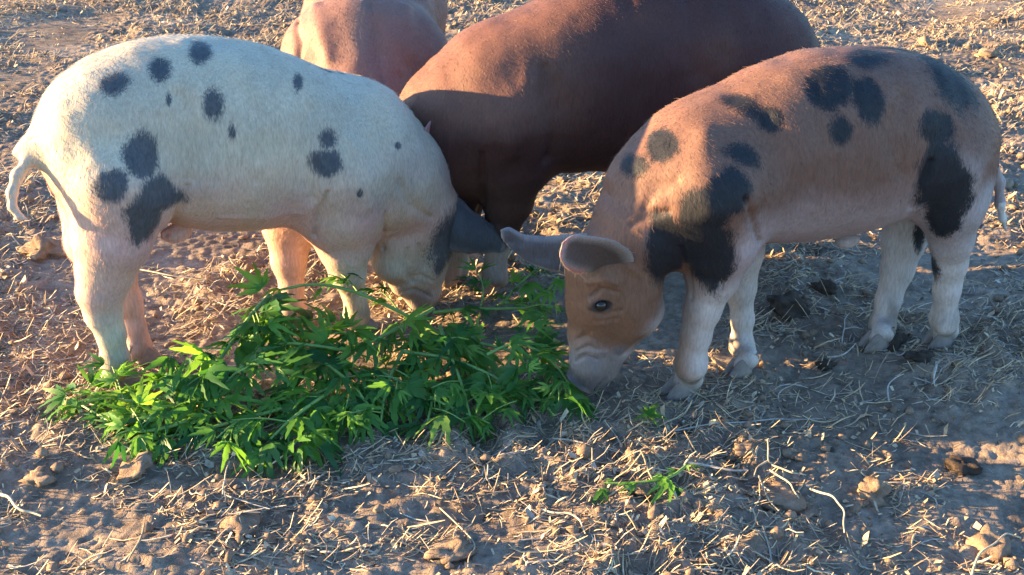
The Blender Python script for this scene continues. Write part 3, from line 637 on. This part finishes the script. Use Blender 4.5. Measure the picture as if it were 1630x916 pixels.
# ------------------------------------------------------------------ ground
def lines(lo, hi, step, far):
    core = np.arange(lo, hi+1e-6, step); out = []; s, x = step, hi
    while x < far: s *= 1.35; x += s; out.append(x)
    out = np.array(out); s, x = step, lo; o2 = []
    while x > -far: s *= 1.35; x -= s; o2.append(x)
    return np.concatenate([np.array(o2)[::-1], core, out])
gxs = lines(-1.95, 2.1, .0068, 220); gys = lines(1.25, 6.4, .0085, 220)
GX, GY = np.meshgrid(gxs, gys); H = hgt(GX, GY)
V = np.stack([GX.ravel(), GY.ravel(), H.ravel()], 1); nx, ny = len(gxs), len(gys)
ii = (np.arange(ny-1)[:, None]*nx+np.arange(nx-1)[None]).ravel(); Fg = np.stack([ii, ii+1, ii+nx+1, ii+nx], 1)
link('ground', mesh_np('ground', V, Fg, mat_soil()), None, 'structure')

# ------------------------------------------------------------------ straw, chaff and crumbs
def scatter(n, near_bias=0.):
    y = 1.45+rng.random(n*3)**(1+near_bias)*5.6; x = rng.uniform(-1, 1, n*3)*(3.2)
    m = np.abs(x) < y*.43+.35; return x[m][:n], y[m][:n]
def tubes(cx, cy, L, r, ang, curve, lift, col, segs=4, sides=3, zoff=0.):
    n = len(cx); t = np.linspace(-.5, .5, segs+1)
    A = ang[:, None]+curve[:, None]*t[None]
    dx = np.cumsum(np.cos(A), 1); dy = np.cumsum(np.sin(A), 1); dx -= dx.mean(1)[:, None]; dy -= dy.mean(1)[:, None]
    X = cx[:, None]+dx*(L/segs)[:, None]; Y = cy[:, None]+dy*(L/segs)[:, None]
    Hh = hgt(X, Y); lin = Hh.mean(1)[:, None]+(Hh[:, -1:]-Hh[:, :1])*t[None]
    Z = .55*Hh+.45*np.maximum(lin, Hh-.004)+r[:, None]*.8+zoff+lift[:, None]*np.abs(t[None]+.5)*L[:, None]
    P = np.stack([X, Y, Z], 2); T = np.gradient(P, axis=1); T /= np.linalg.norm(T, axis=2)[..., None]+1e-9
    S = np.cross(T, [0, 0, 1.]); S /= np.linalg.norm(S, axis=2)[..., None]+1e-9; U_ = np.cross(S, T)
    tp = (1-.5*np.abs(2*t)**3)[None, :, None]; V = []
    for k in range(sides):
        a = 2*math.pi*k/sides; V.append(P+(S*math.cos(a)+U_*math.sin(a)*.75)*r[:, None, None]*tp)
    V = np.stack(V, 2).reshape(-1, 3)
    base = (np.arange(n)*(segs+1)*sides)[:, None, None]; j = (np.arange(segs)*sides)[None, :, None]; k = np.arange(sides)[None, None]
    k2 = (k+1) % sides; a = base+j+k; b = base+j+k2; Fc = np.stack([a, b, b+sides, a+sides], 3).reshape(-1, 4)
    return V, Fc, np.repeat(col, (segs+1)*sides, 0)
def straw_cols(n):
    pal = np.array([(.50, .36, .21), (.43, .31, .19), (.34, .25, .165), (.60, .48, .32), (.24, .16, .11), (.38, .33, .27)])
    return pal[rng.choice(6, n, p=[.22, .22, .2, .12, .1, .14])]*rng.uniform(.85, 1.3, n)[:, None]
M_STRAW = mat_straw()
def straw_obj(name, n, l0, l1, r0, r1, curv, lift, segs, bias=0., clump=.5):
    x, y = scatter(int(n*2.2), bias); d = 1.15*gnoise(x*1.7, y*2.1, 33.)+1.15*gnoise(x*6, y*9, 14.); keep = d+rng.normal(0, .22, len(x)) > clump-.5
    x, y = x[keep][:n], y[keep][:n]; n = len(x)
    L = np.exp(rng.uniform(math.log(l0), math.log(l1), n)); r = rng.uniform(r0, r1, n)
    ang = rng.uniform(0, 2*math.pi, n); ang = np.where(rng.random(n) < .45, rng.normal(0, .45, n), ang)
    V, Fc, c = tubes(x, y, L, r, ang, rng.normal(0, curv, n), np.where(rng.random(n) < .35, rng.uniform(0, lift, n), 0.02), straw_cols(n), segs)
    me = mesh_np(name, V, Fc, M_STRAW); set_attr(me, 'tint', 'FLOAT_COLOR', 'POINT', np.c_[c, np.ones(len(c))]); link(name, me, None, 'stuff')
straw_obj('straw', 14000, .02, .085, .0008, .0027, .9, .6, 4, .25)
straw_obj('fine_straw', 66000, .008, .042, .0005, .0019, 1.0, 1.3, 2, .15)
# chips of bark, husk and chaff
n = 90000; x, y = scatter(n, .1); keep = gnoise(x*1.7, y*2.1, 33.)+.9*gnoise(x*7, y*11, 18.)+rng.normal(0, .25, len(x)) > .05; x, y = x[keep], y[keep]; n = len(x); s_ = rng.uniform(.0014, .0060, n)*rng.choice([1, 1, 1, 1.5], n); a = rng.uniform(0, 6.28, n); asp = rng.uniform(.2, .7, n)
tx, ty = rng.normal(0, .8, n), rng.normal(0, .6, n); z = hgt(x, y)+.0015
cs, sn_ = np.cos(a), np.sin(a); V = []
for qx, qy in ((-1, -.8), (1, -1), (.9, 1), (-1, .7)):
    ex, ey = qx*s_, qy*s_*asp; X = ex*cs-ey*sn_; Y = ex*sn_+ey*cs; V.append(np.stack([x+X, y+Y, z+np.abs(tx)*s_+X*tx+Y*ty], 1))
V = np.stack(V, 1).reshape(-1, 3); Fc = np.arange(4*n).reshape(-1, 4)
me = mesh_np('chaff', V, Fc, M_STRAW, False); c = straw_cols(n)*.85; set_attr(me, 'tint', 'FLOAT_COLOR', 'POINT', np.c_[np.repeat(c, 4, 0), np.ones(4*n)]); link('chaff', me, None, 'stuff')
# crumbs of soil
def rock(seed, sub=2, rough=.35, flat=.75):
    bm = bmesh.new(); bmesh.ops.create_icosphere(bm, subdivisions=sub, radius=1); v = np.array([q.co[:] for q in bm.verts]); f = np.array([[q.index for q in g.verts] for g in bm.faces]); bm.free()
    k = 1+rough*gnoise(v[:, 0]*1.3+seed*3.7, v[:, 1]*1.3, v[:, 2]*1.3)*1.6+rough*.6*gnoise(v[:, 0]*3.1+seed, v[:, 1]*3.1, v[:, 2]*3.1)+rough*.35*gnoise(v[:, 0]*7+seed, v[:, 1]*7, v[:, 2]*7)
    v = v*k[:, None]; v[:, 2] *= flat; return v, f
M_CLOD = mat_clod()
rocks = [rock(i, 1, .5) for i in range(7)]; x, y = scatter(26000, .1); d = .9*gnoise(x*1.7, y*2.1, 33.)+.9*gnoise(x*6, y*9, 54.)+rng.normal(0, .2, len(x)); x, y = x[d > .08], y[d > .08]; n = len(x)
sz = .0022+.013*rng.random(n)**4.5; z = hgt(x, y); kk = rng.integers(0, 7, n); VV, FF, o = [], [], 0
for k in range(7):
    m = kk == k; v, f = rocks[k]; a = rng.uniform(0, 6.28, m.sum()); q = v[None]*sz[m][:, None, None]*rng.uniform(.7, 1.3, (m.sum(), 1, 3))
    X = q[..., 0]*np.cos(a)[:, None]-q[..., 1]*np.sin(a)[:, None]+x[m][:, None]; Y = q[..., 0]*np.sin(a)[:, None]+q[..., 1]*np.cos(a)[:, None]+y[m][:, None]; Z = q[..., 2]+z[m][:, None]+.2*sz[m][:, None]
    VV.append(np.stack([X, Y, Z], 2).reshape(-1, 3)); FF.append((f[None]+(np.arange(m.sum())*len(v))[:, None, None]+o).reshape(-1, 3)); o += m.sum()*len(v)
link('soil_crumbs', mesh_np('soil_crumbs', np.concatenate(VV), np.concatenate(FF), M_CLOD), None, 'stuff')

# ------------------------------------------------------------------ single clods and stalks one can point to
M_DUNG = mat_clod('dark_dung', (.028, .020, .016), (.085, .06, .045))
def clod(px, py, r, label, dark=False, flat=.75, seed=0, stretch=1.2):
    p = G(px, py); r = r*depth(p)/FPX; v, f = rock(seed+px*.01, 3, .5, flat*.8); v = v*(1+.13*gnoise(v[:, 0]*6+seed, v[:, 1]*6, v[:, 2]*6)+.10*np.abs(gnoise(v[:, 0]*13, v[:, 1]*13+seed, v[:, 2]*13)))[:, None]; me = mesh_np('clod', v*r*np.array([stretch, 1, 1]), f, M_DUNG if dark else M_CLOD)
    o = link('dung_lump' if dark else 'soil_clod', me); o.location = (p[0], p[1], float(hgt(p[0], p[1]))+r*(.4 if dark else .2)); o.rotation_euler = (random.uniform(-.4, .4), random.uniform(-.4, .4), random.uniform(0, 6))
    tag(o, label, 'dung' if dark else 'clod', 'dark lumps of dung by the right pig' if dark else 'soil clods lying about the yard')
clod(1258, 498, 27, 'large dark dung lump on the ground between the right pig\'s front and hind legs', True, .75, 1, 1.15)
clod(1312, 470, 15, 'small round dark lump lying just behind the large dung lump', True, .8, 2)
clod(1314, 580, 13, 'small dark lump with a pale edge, below the belly of the spotted brown pig', True, .9, 3)
clod(1418, 545, 20, 'dark lump touching the far hind hoof of the spotted brown pig', True, .6, 4)
clod(1464, 577, 17, 'dark clod on the ground in front of the brown pig\'s near hind hoof', True, .7, 5)
clod(1535, 735, 20, 'dark dung lump at the shadow edge near the right side of the ground', True, .75, 6, 1.1)
clod(1183, 722, 21, 'bluish grey flat clod beside a stub of upright straw, below the brown pig\'s front hoof', False, .75, 7, 1.1)
clod(1388, 780, 25, 'sunlit rounded clod like a small stone, right of centre in the foreground', False, 1.0, 8, .9)
clod(1577, 868, 28, 'big sunlit clod in the lower right corner with straw over its top', False, .95, 9, 1.)
clod(70, 406, 25, 'brown clod on open soil left of the white pig\'s hock', False, .85, 10)
clod(65, 762, 20, 'sunlit clod in the lower left foreground above the thick curved stalk', False, .8, 11)
clod(215, 755, 24, 'reddish clod right below the left end of the leaf pile', False, .7, 12)
clod(1010, 742, 12, 'small orange crumbly clod behind the fallen green sprig', False, .8, 13)
clod(1024, 790, 15, 'rough clod in front of the fallen green sprig', False, .8, 15)
clod(385, 835, 27, 'broad crumbling clod in the left foreground covered in chaff', False, .5, 18, 1.6)
clod(1235, 790, 27, 'sunlit crumbly clod under the radiating straw tuft in the right foreground', False, .5, 19, 1.5)
clod(1590, 300, 16, 'clod standing in sun just right of the brown pig\'s tail', False, .9, 20)
clod(1475, 70, 12, 'clod in the sun above the rump of the brown pig', False, .9, 21)
clod(1570, 90, 14, 'sunlit clod near the top right corner of the ground', False, .9, 22)
clod(715, 880, 26, 'sunlit clod at the bottom edge below the middle', False, .6, 23, 1.4)

def path_tube(pts, r0, r1, sides=7, smooth=3):
    P = np.array(pts, float)
    for _ in range(smooth):
        Q = [P[0]]
        for a, b in zip(P[:-1], P[1:]): Q += [.75*a+.25*b, .25*a+.75*b]
        Q.append(P[-1]); P = np.array(Q)
        if len(P) > 40: break
    T = np.gradient(P, axis=0); T /= np.linalg.norm(T, axis=1)[:, None]+1e-9; S = np.cross(T, [0.02, .03, 1.]); S /= np.linalg.norm(S, axis=1)[:, None]+1e-9; U_ = np.cross(S, T)
    r = np.linspace(r0, r1, len(P)); V = [];
    for k in range(sides): a = 2*math.pi*k/sides; V.append(P+(S*math.cos(a)+U_*math.sin(a))*r[:, None])
    V = np.stack(V, 1).reshape(-1, 3); m = sides; F_ = []
    for i in range(len(P)-1):
        for k in range(m): F_.append((i*m+k, i*m+(k+1) % m, (i+1)*m+(k+1) % m, (i+1)*m+k))
    return V, np.array(F_), P
def stalk(pts, r, label, col=(.60, .48, .32)):
    w3 = []
    for px, py, z in pts: p = G(px, py, z); w3.append([p[0], p[1], max(p[2], float(hgt(p[0], p[1]))+.002)+.002])
    w3 = np.array(w3); jr = np.random.default_rng(int(abs(pts[0][0])*7+abs(pts[0][1]))); m_ = []
    for a, b in zip(w3[:-1], w3[1:]): m_ += [a, .5*(a+b)+jr.normal(0, .05, 3)*np.linalg.norm(b-a)*[1, 1, .4]]
    w3 = np.array(m_+[w3[-1]]); o3 = w3[0]*[1, 1, 0]; V, F_, P = path_tube(w3-o3, r*.75, r*.4, 6)
    me = mesh_np('straw_stalk', V, F_, M_STRAW); set_attr(me, 'tint', 'FLOAT_COLOR', 'POINT', np.tile(np.array([*[.72*c for c in col], 1.]), (len(V), 1)))
    o = link('straw_stalk', me); o.location = o3; tag(o, label, 'straw stalk', 'thick straw stalks lying on the soil')
stalk([(-10, 782, .01), (15, 792, .015), (35, 815, .012), (66, 823, .008)], .0048, 'thick pale curved stalk at the left edge of the foreground', (.72, .58, .38))
stalk([(700, 810, .01), (760, 870, .01), (745, 905, .01)], .0022, 'thin bent stalk at the bottom middle of the foreground')
stalk([(862, 815, .01), (905, 818, .02), (925, 832, .02), (932, 860, .01)], .0028, 'pale hooked stalk right of the low foreground clod', (.68, .58, .42))
stalk([(1222, 700, .07), (1222, 735, .03), (1235, 745, .01)], .0026, 'upright stub of straw poking up from the sunlit tuft in the right foreground')
stalk([(1222, 735, .025), (1205, 745, .02), (1200, 760, .01)], .0022, 'short stalk bending left from the sunlit tuft')
stalk([(1228, 742, .02), (1262, 755, .02), (1283, 758, .008)], .0028, 'short stalk reaching right from the sunlit tuft', (.68, .52, .33))
stalk([(1225, 750, .02), (1258, 770, .02), (1272, 795, .01)], .003, 'stalk sloping down and right from the sunlit tuft', (.70, .54, .34))
stalk([(1208, 760, .015), (1222, 795, .02), (1240, 815, .01)], .0028, 'stalk running down and left from the sunlit tuft')
stalk([(1290, 780, .01), (1325, 790, .035), (1345, 815, .03), (1344, 850, .01)], .003, 'arched pale stalk left of the rounded sunlit stone like clod', (.70, .56, .38))
stalk([(1415, 640, .005), (1413, 615, .02), (1430, 600, .02), (1438, 597, .015)], .0024, 'hooked pale straw in shade below the brown pig\'s hind hooves', (.55, .52, .47))
stalk([(1318, 570, .01), (1345, 565, .02), (1362, 548, .02)], .0028, 'pale twig beside the small dark lump under the brown pig', (.6, .56, .5))
stalk([(1340, 548, .01), (1345, 520, .03), (1352, 500, .04)], .0022, 'forked upright twig behind the small dark lump', (.6, .56, .5))
stalk([(1343, 525, .02), (1360, 522, .025), (1375, 525, .02)], .0020, 'side fork of the pale twig under the brown pig\'s belly', (.6, .56, .5))
stalk([(1490, 580, .01), (1486, 600, .02), (1488, 616, .01)], .0038, 'short thick pale stalk below the brown pig\'s near hind hoof', (.62, .58, .52))
stalk([(220, 430, .01), (270, 440, .015), (322, 447, .01)], .0028, 'long straight stalk on the ground behind the white pig\'s hind leg')
stalk([(285, 500, .005), (300, 475, .025), (310, 455, .03)], .0032, 'short sunlit stalk leaning up behind the white pig\'s hind leg', (.72, .56, .36))
stalk([(355, 790, .008), (358, 765, .02), (366, 735, .015)], .0024, 'pale stalk standing just below the leaf pile', (.56, .50, .42))
stalk([(355, 788, .008), (385, 798, .01), (430, 812, .008)], .0022, 'pale stalk running right from the foot of the standing one', (.56, .50, .42))
stalk([(430, 742, .01), (462, 718, .03), (475, 700, .035)], .0026, 'sunlit stalk leaning against the front of the leaf pile', (.78, .62, .42))
stalk([(1060, 690, .01), (1140, 678, .008), (1230, 668, .008), (1310, 668, .005)], .0022, 'long thin straw across the shade below the brown pig\'s front hooves', (.5, .47, .42))
stalk([(880, 700, .008), (930, 712, .01), (985, 722, .008)], .0030, 'weathered stalk in shade left of the single fallen leaf', (.46, .42, .37))
stalk([(1095, 744, .006), (1150, 748, .01), (1190, 750, .008)], .0042, 'thick grey stalk right of the fallen green sprig', (.52, .48, .42))
stalk([(0, 378, .01), (50, 385, .012), (100, 392, .01)], .0026, 'stalk at the left edge behind the white pig')
stalk([(1545, 925, .0), (1560, 880, .02), (1600, 850, .025), (1625, 858, .02)], .0030, 'straw draped over the big clod in the lower right corner', (.7, .55, .36))

# ------------------------------------------------------------------ hemp branches
M_LEAF = mat_leaf(); M_STEM = plain('green_stem', (.15, .25, .06), .5, .4, .25)
def leaf_mesh(seed, nl):
    r = np.random.default_rng(seed); V, F_ = [], []; mid = (nl-1)/2
    pv, pf, _ = path_tube([(-.32, 0, .05*r.uniform(-1, 1)), (-.15, 0, .02), (0, 0, 0)], .011, .008, 4, 1); V += pv.tolist(); F_ += pf.tolist()
    droop = r.uniform(.15, .8); fold = r.uniform(.15, .5)
    for i in range(nl):
        k = i-mid; a = k*math.radians(r.uniform(27, 36))+r.normal(0, .05); L = (1, .9, .68, .42)[int(abs(k))]*r.uniform(.88, 1.08); W = .088*L**.6*r.uniform(.85, 1.2)
        ca, sa = math.cos(a), math.sin(a); tw = r.normal(0, .3)+k*.12; dr = droop*r.uniform(.5, 1.5); ns = 9; b0 = len(V); side = r.normal(0, .12)
        for q in range(ns):
            t = q/(ns-1); wd = W*(math.sin(math.pi*min(t**.75*.97+.015, 1))**.9+.02); saw = 1+(.22 if q % 2 else -.12)*(0 < q < ns-1)
            x = L*t; y0 = side*t*t*L; z0 = -dr*t*t*L
            for sgn, ww in ((-1, saw), (0, 0), (1, saw)):
                y = y0+sgn*wd*ww; z = z0+abs(sgn)*fold*wd+sgn*tw*wd; xx = x-(.06*L*abs(sgn) if q % 2 == 0 and q < ns-1 and q > 0 else 0)
                V.append((xx*ca-y*sa, xx*sa+y*ca, z))
        for q in range(ns-1):
            for c in (0, 1): a0 = b0+q*3+c; F_.append((a0, a0+3, a0+4, a0+1))
    return mesh_np('leaf', V, np.array(F_), M_LEAF)
LEAVES = [leaf_mesh(i, nl) for i, nl in enumerate((5, 7, 7, 5, 5, 7, 3, 5, 3, 7))]
def stem_mesh(name, pts, r0, r1):
    V, F_, P = path_tube(pts, r0, r1, 7); return mesh_np(name, V, F_, M_STEM), P
def branch(pts, n, size, label, r0=.0045, up=.5, seed=0, side_shoots=2, t0=.12, spread=1.):
    r = random.Random(seed*13+5); W = np.array([G(*q) for q in pts]); o3 = W[0]*[1, 1, 0]
    root = bpy.data.objects.new('hemp_branch', None); COL.objects.link(root); root.location = o3; tag(root, label, 'hemp branch', 'cut hemp branches heaped for the pigs')
    me, P = stem_mesh('stem', W-o3, r0*1.15, r0*.6); link('stem', me, root)
    paths = [(P, n, t0)]
    for s in range(side_shoots):                                   # side shoots with their own small leaves
        i = int(len(P)*r.uniform(.25, .85)); a = P[i]; t = P[min(i+2, len(P)-1)]-P[max(i-2, 0)]; t /= np.linalg.norm(t)+1e-9
        sd_ = np.cross(t, [0, 0, 1])*r.choice((-1, 1)); d = t*.6+sd_*.7+np.array([0, 0, r.uniform(.0, .5)]); d /= np.linalg.norm(d); Ls = r.uniform(.06, .12)
        m2, P2 = stem_mesh('side_shoot', [a, a+d*Ls*.5+[0, 0, .006], a+d*Ls+[0, 0, -.004]], r0*.5, r0*.25); link('side_shoot', m2, root); paths.append((P2, max(3, n//5), .3))
    for P_, cnt, s0 in paths:
        for k in range(cnt):
            t = s0+(1-s0)*(k+r.uniform(0, .9))/cnt; i = min(int(t*(len(P_)-1)), len(P_)-2); p = P_[i]; tan = P_[i+1]-P_[i]; tan = tan/(np.linalg.norm(tan)+1e-9)
            sg = 1 if k % 2 else -1; sd_ = np.cross(tan, [0, 0, 1]); sd_ /= np.linalg.norm(sd_)+1e-9
            d = tan*r.uniform(.1, .9)+sd_*sg*r.uniform(.5, 1.1)*spread+np.array([0, 0, r.uniform(-.45, up)])
            d = Vector(d).normalized(); up_v = Vector((r.gauss(0, .45), r.gauss(-.15, .45), 1)).normalized()
            y_ = up_v.cross(d).normalized(); z_ = d.cross(y_); s = size*r.uniform(.5, 1.25)*(1-.25*t)
            q = Vector(p)+d*s*.32
            g = float(hgt(q[0]+o3[0], q[1]+o3[1]))+.006
            q[2] = max(q[2], g)
            tip = q+d*s
            gt = float(hgt(tip[0]+o3[0], tip[1]+o3[1]))+.008
            if tip[2] < gt: d = (Vector((tip[0], tip[1], gt))-q).normalized(); y_ = up_v.cross(d).normalized(); z_ = d.cross(y_)
            o = link('leaf', LEAVES[r.randrange(len(LEAVES))], root)
            o.matrix_basis = Matrix.Translation(q) @ Matrix((d, y_, z_)).transposed().to_4x4() @ Matrix.Scale(s, 4)
    return root
BR = [
 ([(720, 545, .03), (670, 515, .07), (620, 488, .12), (560, 462, .16), (500, 450, .175), (445, 462, .17)], 7, .055, 'branch with the bare dark stem arching up in front of the white pig\'s front legs', .0048, .5, 2, .1),
 ([(640, 548, .06), (560, 532, .09), (500, 526, .11), (430, 530, .12), (380, 545, .10)], 16, .07, 'branch with a dark stem lying level just under the arching one', .004, .8, 2, .2),
 ([(690, 492, .09), (620, 530, .10), (560, 560, .09), (500, 600, .07), (450, 640, .05)], 15, .065, 'branch with the pale green stem slanting down through the middle of the pile', .0042, .5, 2, .15),
 ([(430, 470, .17), (400, 500, .15), (370, 545, .11), (330, 600, .07), (300, 640, .04)], 22, .078, 'branch with bright sunlit leaves forming the top left ridge of the pile', .0045, .9, 3, 0),
 ([(470, 500, .13), (430, 530, .12), (390, 580, .10), (350, 620, .07), (320, 670, .04)], 22, .08, 'branch with broad fans of leaves below the sunlit ridge', .004, .7, 3, 0),
 ([(420, 590, .09), (340, 590, .09), (280, 605, .07), (240, 640, .05), (215, 680, .03)], 22, .078, 'branch with long pointed leaves right of the white pig\'s hind hoof', .004, .8, 2, .1),
 ([(330, 660, .04), (270, 680, .04), (220, 690, .04), (170, 670, .03), (130, 645, .03)], 20, .07, 'branch at the far left front corner of the pile, yellow green in the sun', .004, .7, 2, .1),
 ([(260, 640, .04), (200, 640, .05), (150, 625, .05), (115, 625, .04)], 16, .065, 'branch poking out left behind the white pig\'s hind hoof', .0035, .8, 2, .1),
 ([(520, 620, .06), (450, 650, .05), (380, 670, .04), (300, 690, .03), (240, 700, .02)], 22, .075, 'branch along the front left edge of the pile', .004, .5, 2, .05),
 ([(560, 600, .06), (500, 640, .06), (460, 670, .05), (430, 700, .03)], 18, .082, 'branch with large dark shaded leaves at the front, left of the middle', .004, .4, 2, 0),
 ([(540, 650, .04), (500, 680, .03), (470, 705, .02), (420, 715, .015)], 12, .075, 'branch whose leaf tips reach furthest forward onto the straw', .0035, .4, 1, 0),
 ([(480, 560, .10), (520, 580, .09), (560, 610, .07), (590, 650, .04)], 16, .075, 'branch with mid green leaves turned downward in the centre of the pile', .004, .5, 2, 0),
 ([(640, 560, .07), (620, 600, .06), (610, 640, .04), (605, 680, .02)], 12, .078, 'branch pointing forward with narrow shaded leaves at the middle of the pile', .004, .3, 2, 0),
 ([(680, 530, .07), (690, 580, .05), (690, 630, .04), (680, 675, .02)], 12, .078, 'branch pointing forward right of the middle with bluish dark leaves', .004, .4, 2, 0),
 ([(700, 520, .09), (715, 560, .08), (735, 610, .05), (750, 670, .025)], 17, .07, 'branch with small sunlit buds along its stem, right of the middle', .0042, .6, 3, 0),
 ([(640, 560, .07), (720, 570, .07), (790, 600, .05), (850, 640, .03)], 13, .07, 'branch running right through the shaded half of the pile', .004, .5, 2, .05),
 ([(700, 540, .07), (760, 545, .07), (820, 560, .07), (870, 590, .06), (905, 625, .03)], 14, .068, 'branch with curled leaves next to the brown pig\'s snout', .004, .8, 3, .1),
 ([(775, 565, .08), (815, 545, .10), (855, 555, .10), (888, 585, .07), (905, 610, .06)], 15, .058, 'branch with a drooping curl of leaves arching up just left of the brown pig\'s snout', .0035, .8, 2, .15),
 ([(760, 620, .04), (820, 630, .03), (870, 640, .025), (920, 635, .02)], 14, .065, 'branch at the right tip of the pile under the brown pig\'s snout', .0035, .5, 1, 0),
 ([(690, 498, .05), (740, 492, .06), (800, 492, .06), (880, 490, .05)], 9, .06, 'branch with a dark level stem behind the pile, between the two lowered heads', .0045, .5, 1, .1),
 ([(800, 485, .04), (815, 465, .06), (835, 445, .09), (850, 432, .11)], 11, .062, 'short branch with broad sunlit leaves under the brown pig\'s far ear', .003, .9, 1, 0),
 ([(765, 490, .04), (770, 470, .07), (768, 450, .09), (762, 435, .11)], 6, .045, 'small upright sprig with pale sunlit leaves by the dark pig\'s foot', .0025, .9, 0, .3),
 ([(890, 440, .10), (875, 460, .07), (858, 475, .05), (840, 490, .03)], 6, .055, 'short pale shoot leaning left of the brown pig\'s forehead', .003, .6, 0, 0),
 ([(560, 560, .09), (500, 550, .11), (450, 545, .12), (410, 560, .11)], 18, .072, 'branch with glossy sunlit leaves in the hollow under the two arching stems', .004, .9, 2, 0),
 ([(600, 590, .06), (660, 620, .05), (720, 650, .035), (780, 675, .02)], 10, .07, 'branch along the front right edge of the pile in deep shade', .004, .4, 2, 0),
]
for i, (pts, n, sz_, lab, r0, up, ss, t0) in enumerate(BR): branch(pts, max(5, int(n*.88)), sz_*1.12, lab, r0, up, i+1, ss, t0)
branch([(1092, 742, .04), (1070, 760, .04), (1030, 768, .035), (965, 770, .03)], 7, .05, 'fallen green sprig on sunlit soil in front of the brown pig', .003, .6, 77, 0, 0)
p = G(1030, 690); o = link('hemp_leaf', leaf_mesh(91, 7)); o.location = (p[0], p[1], float(hgt(p[0], p[1]))+.03); o.matrix_basis = Matrix.Translation(o.location) @ Matrix.Rotation(.45, 4, 'X') @ Matrix.Rotation(math.radians(55), 4, 'Z') @ Matrix.Scale(.066, 4)
tag(o, 'single bluish green leaf lying flat in shade in front of the brown pig', 'leaf')
p = G(1075, 790); o = link('hemp_leaf', leaf_mesh(92, 3)); o.location = (p[0], p[1], float(hgt(p[0], p[1]))+.02); o.scale = (.045,)*3; o.rotation_euler = (.3, .3, math.radians(-80))
tag(o, 'green leaf piece pointing forward at the right end of the fallen sprig', 'leaf')
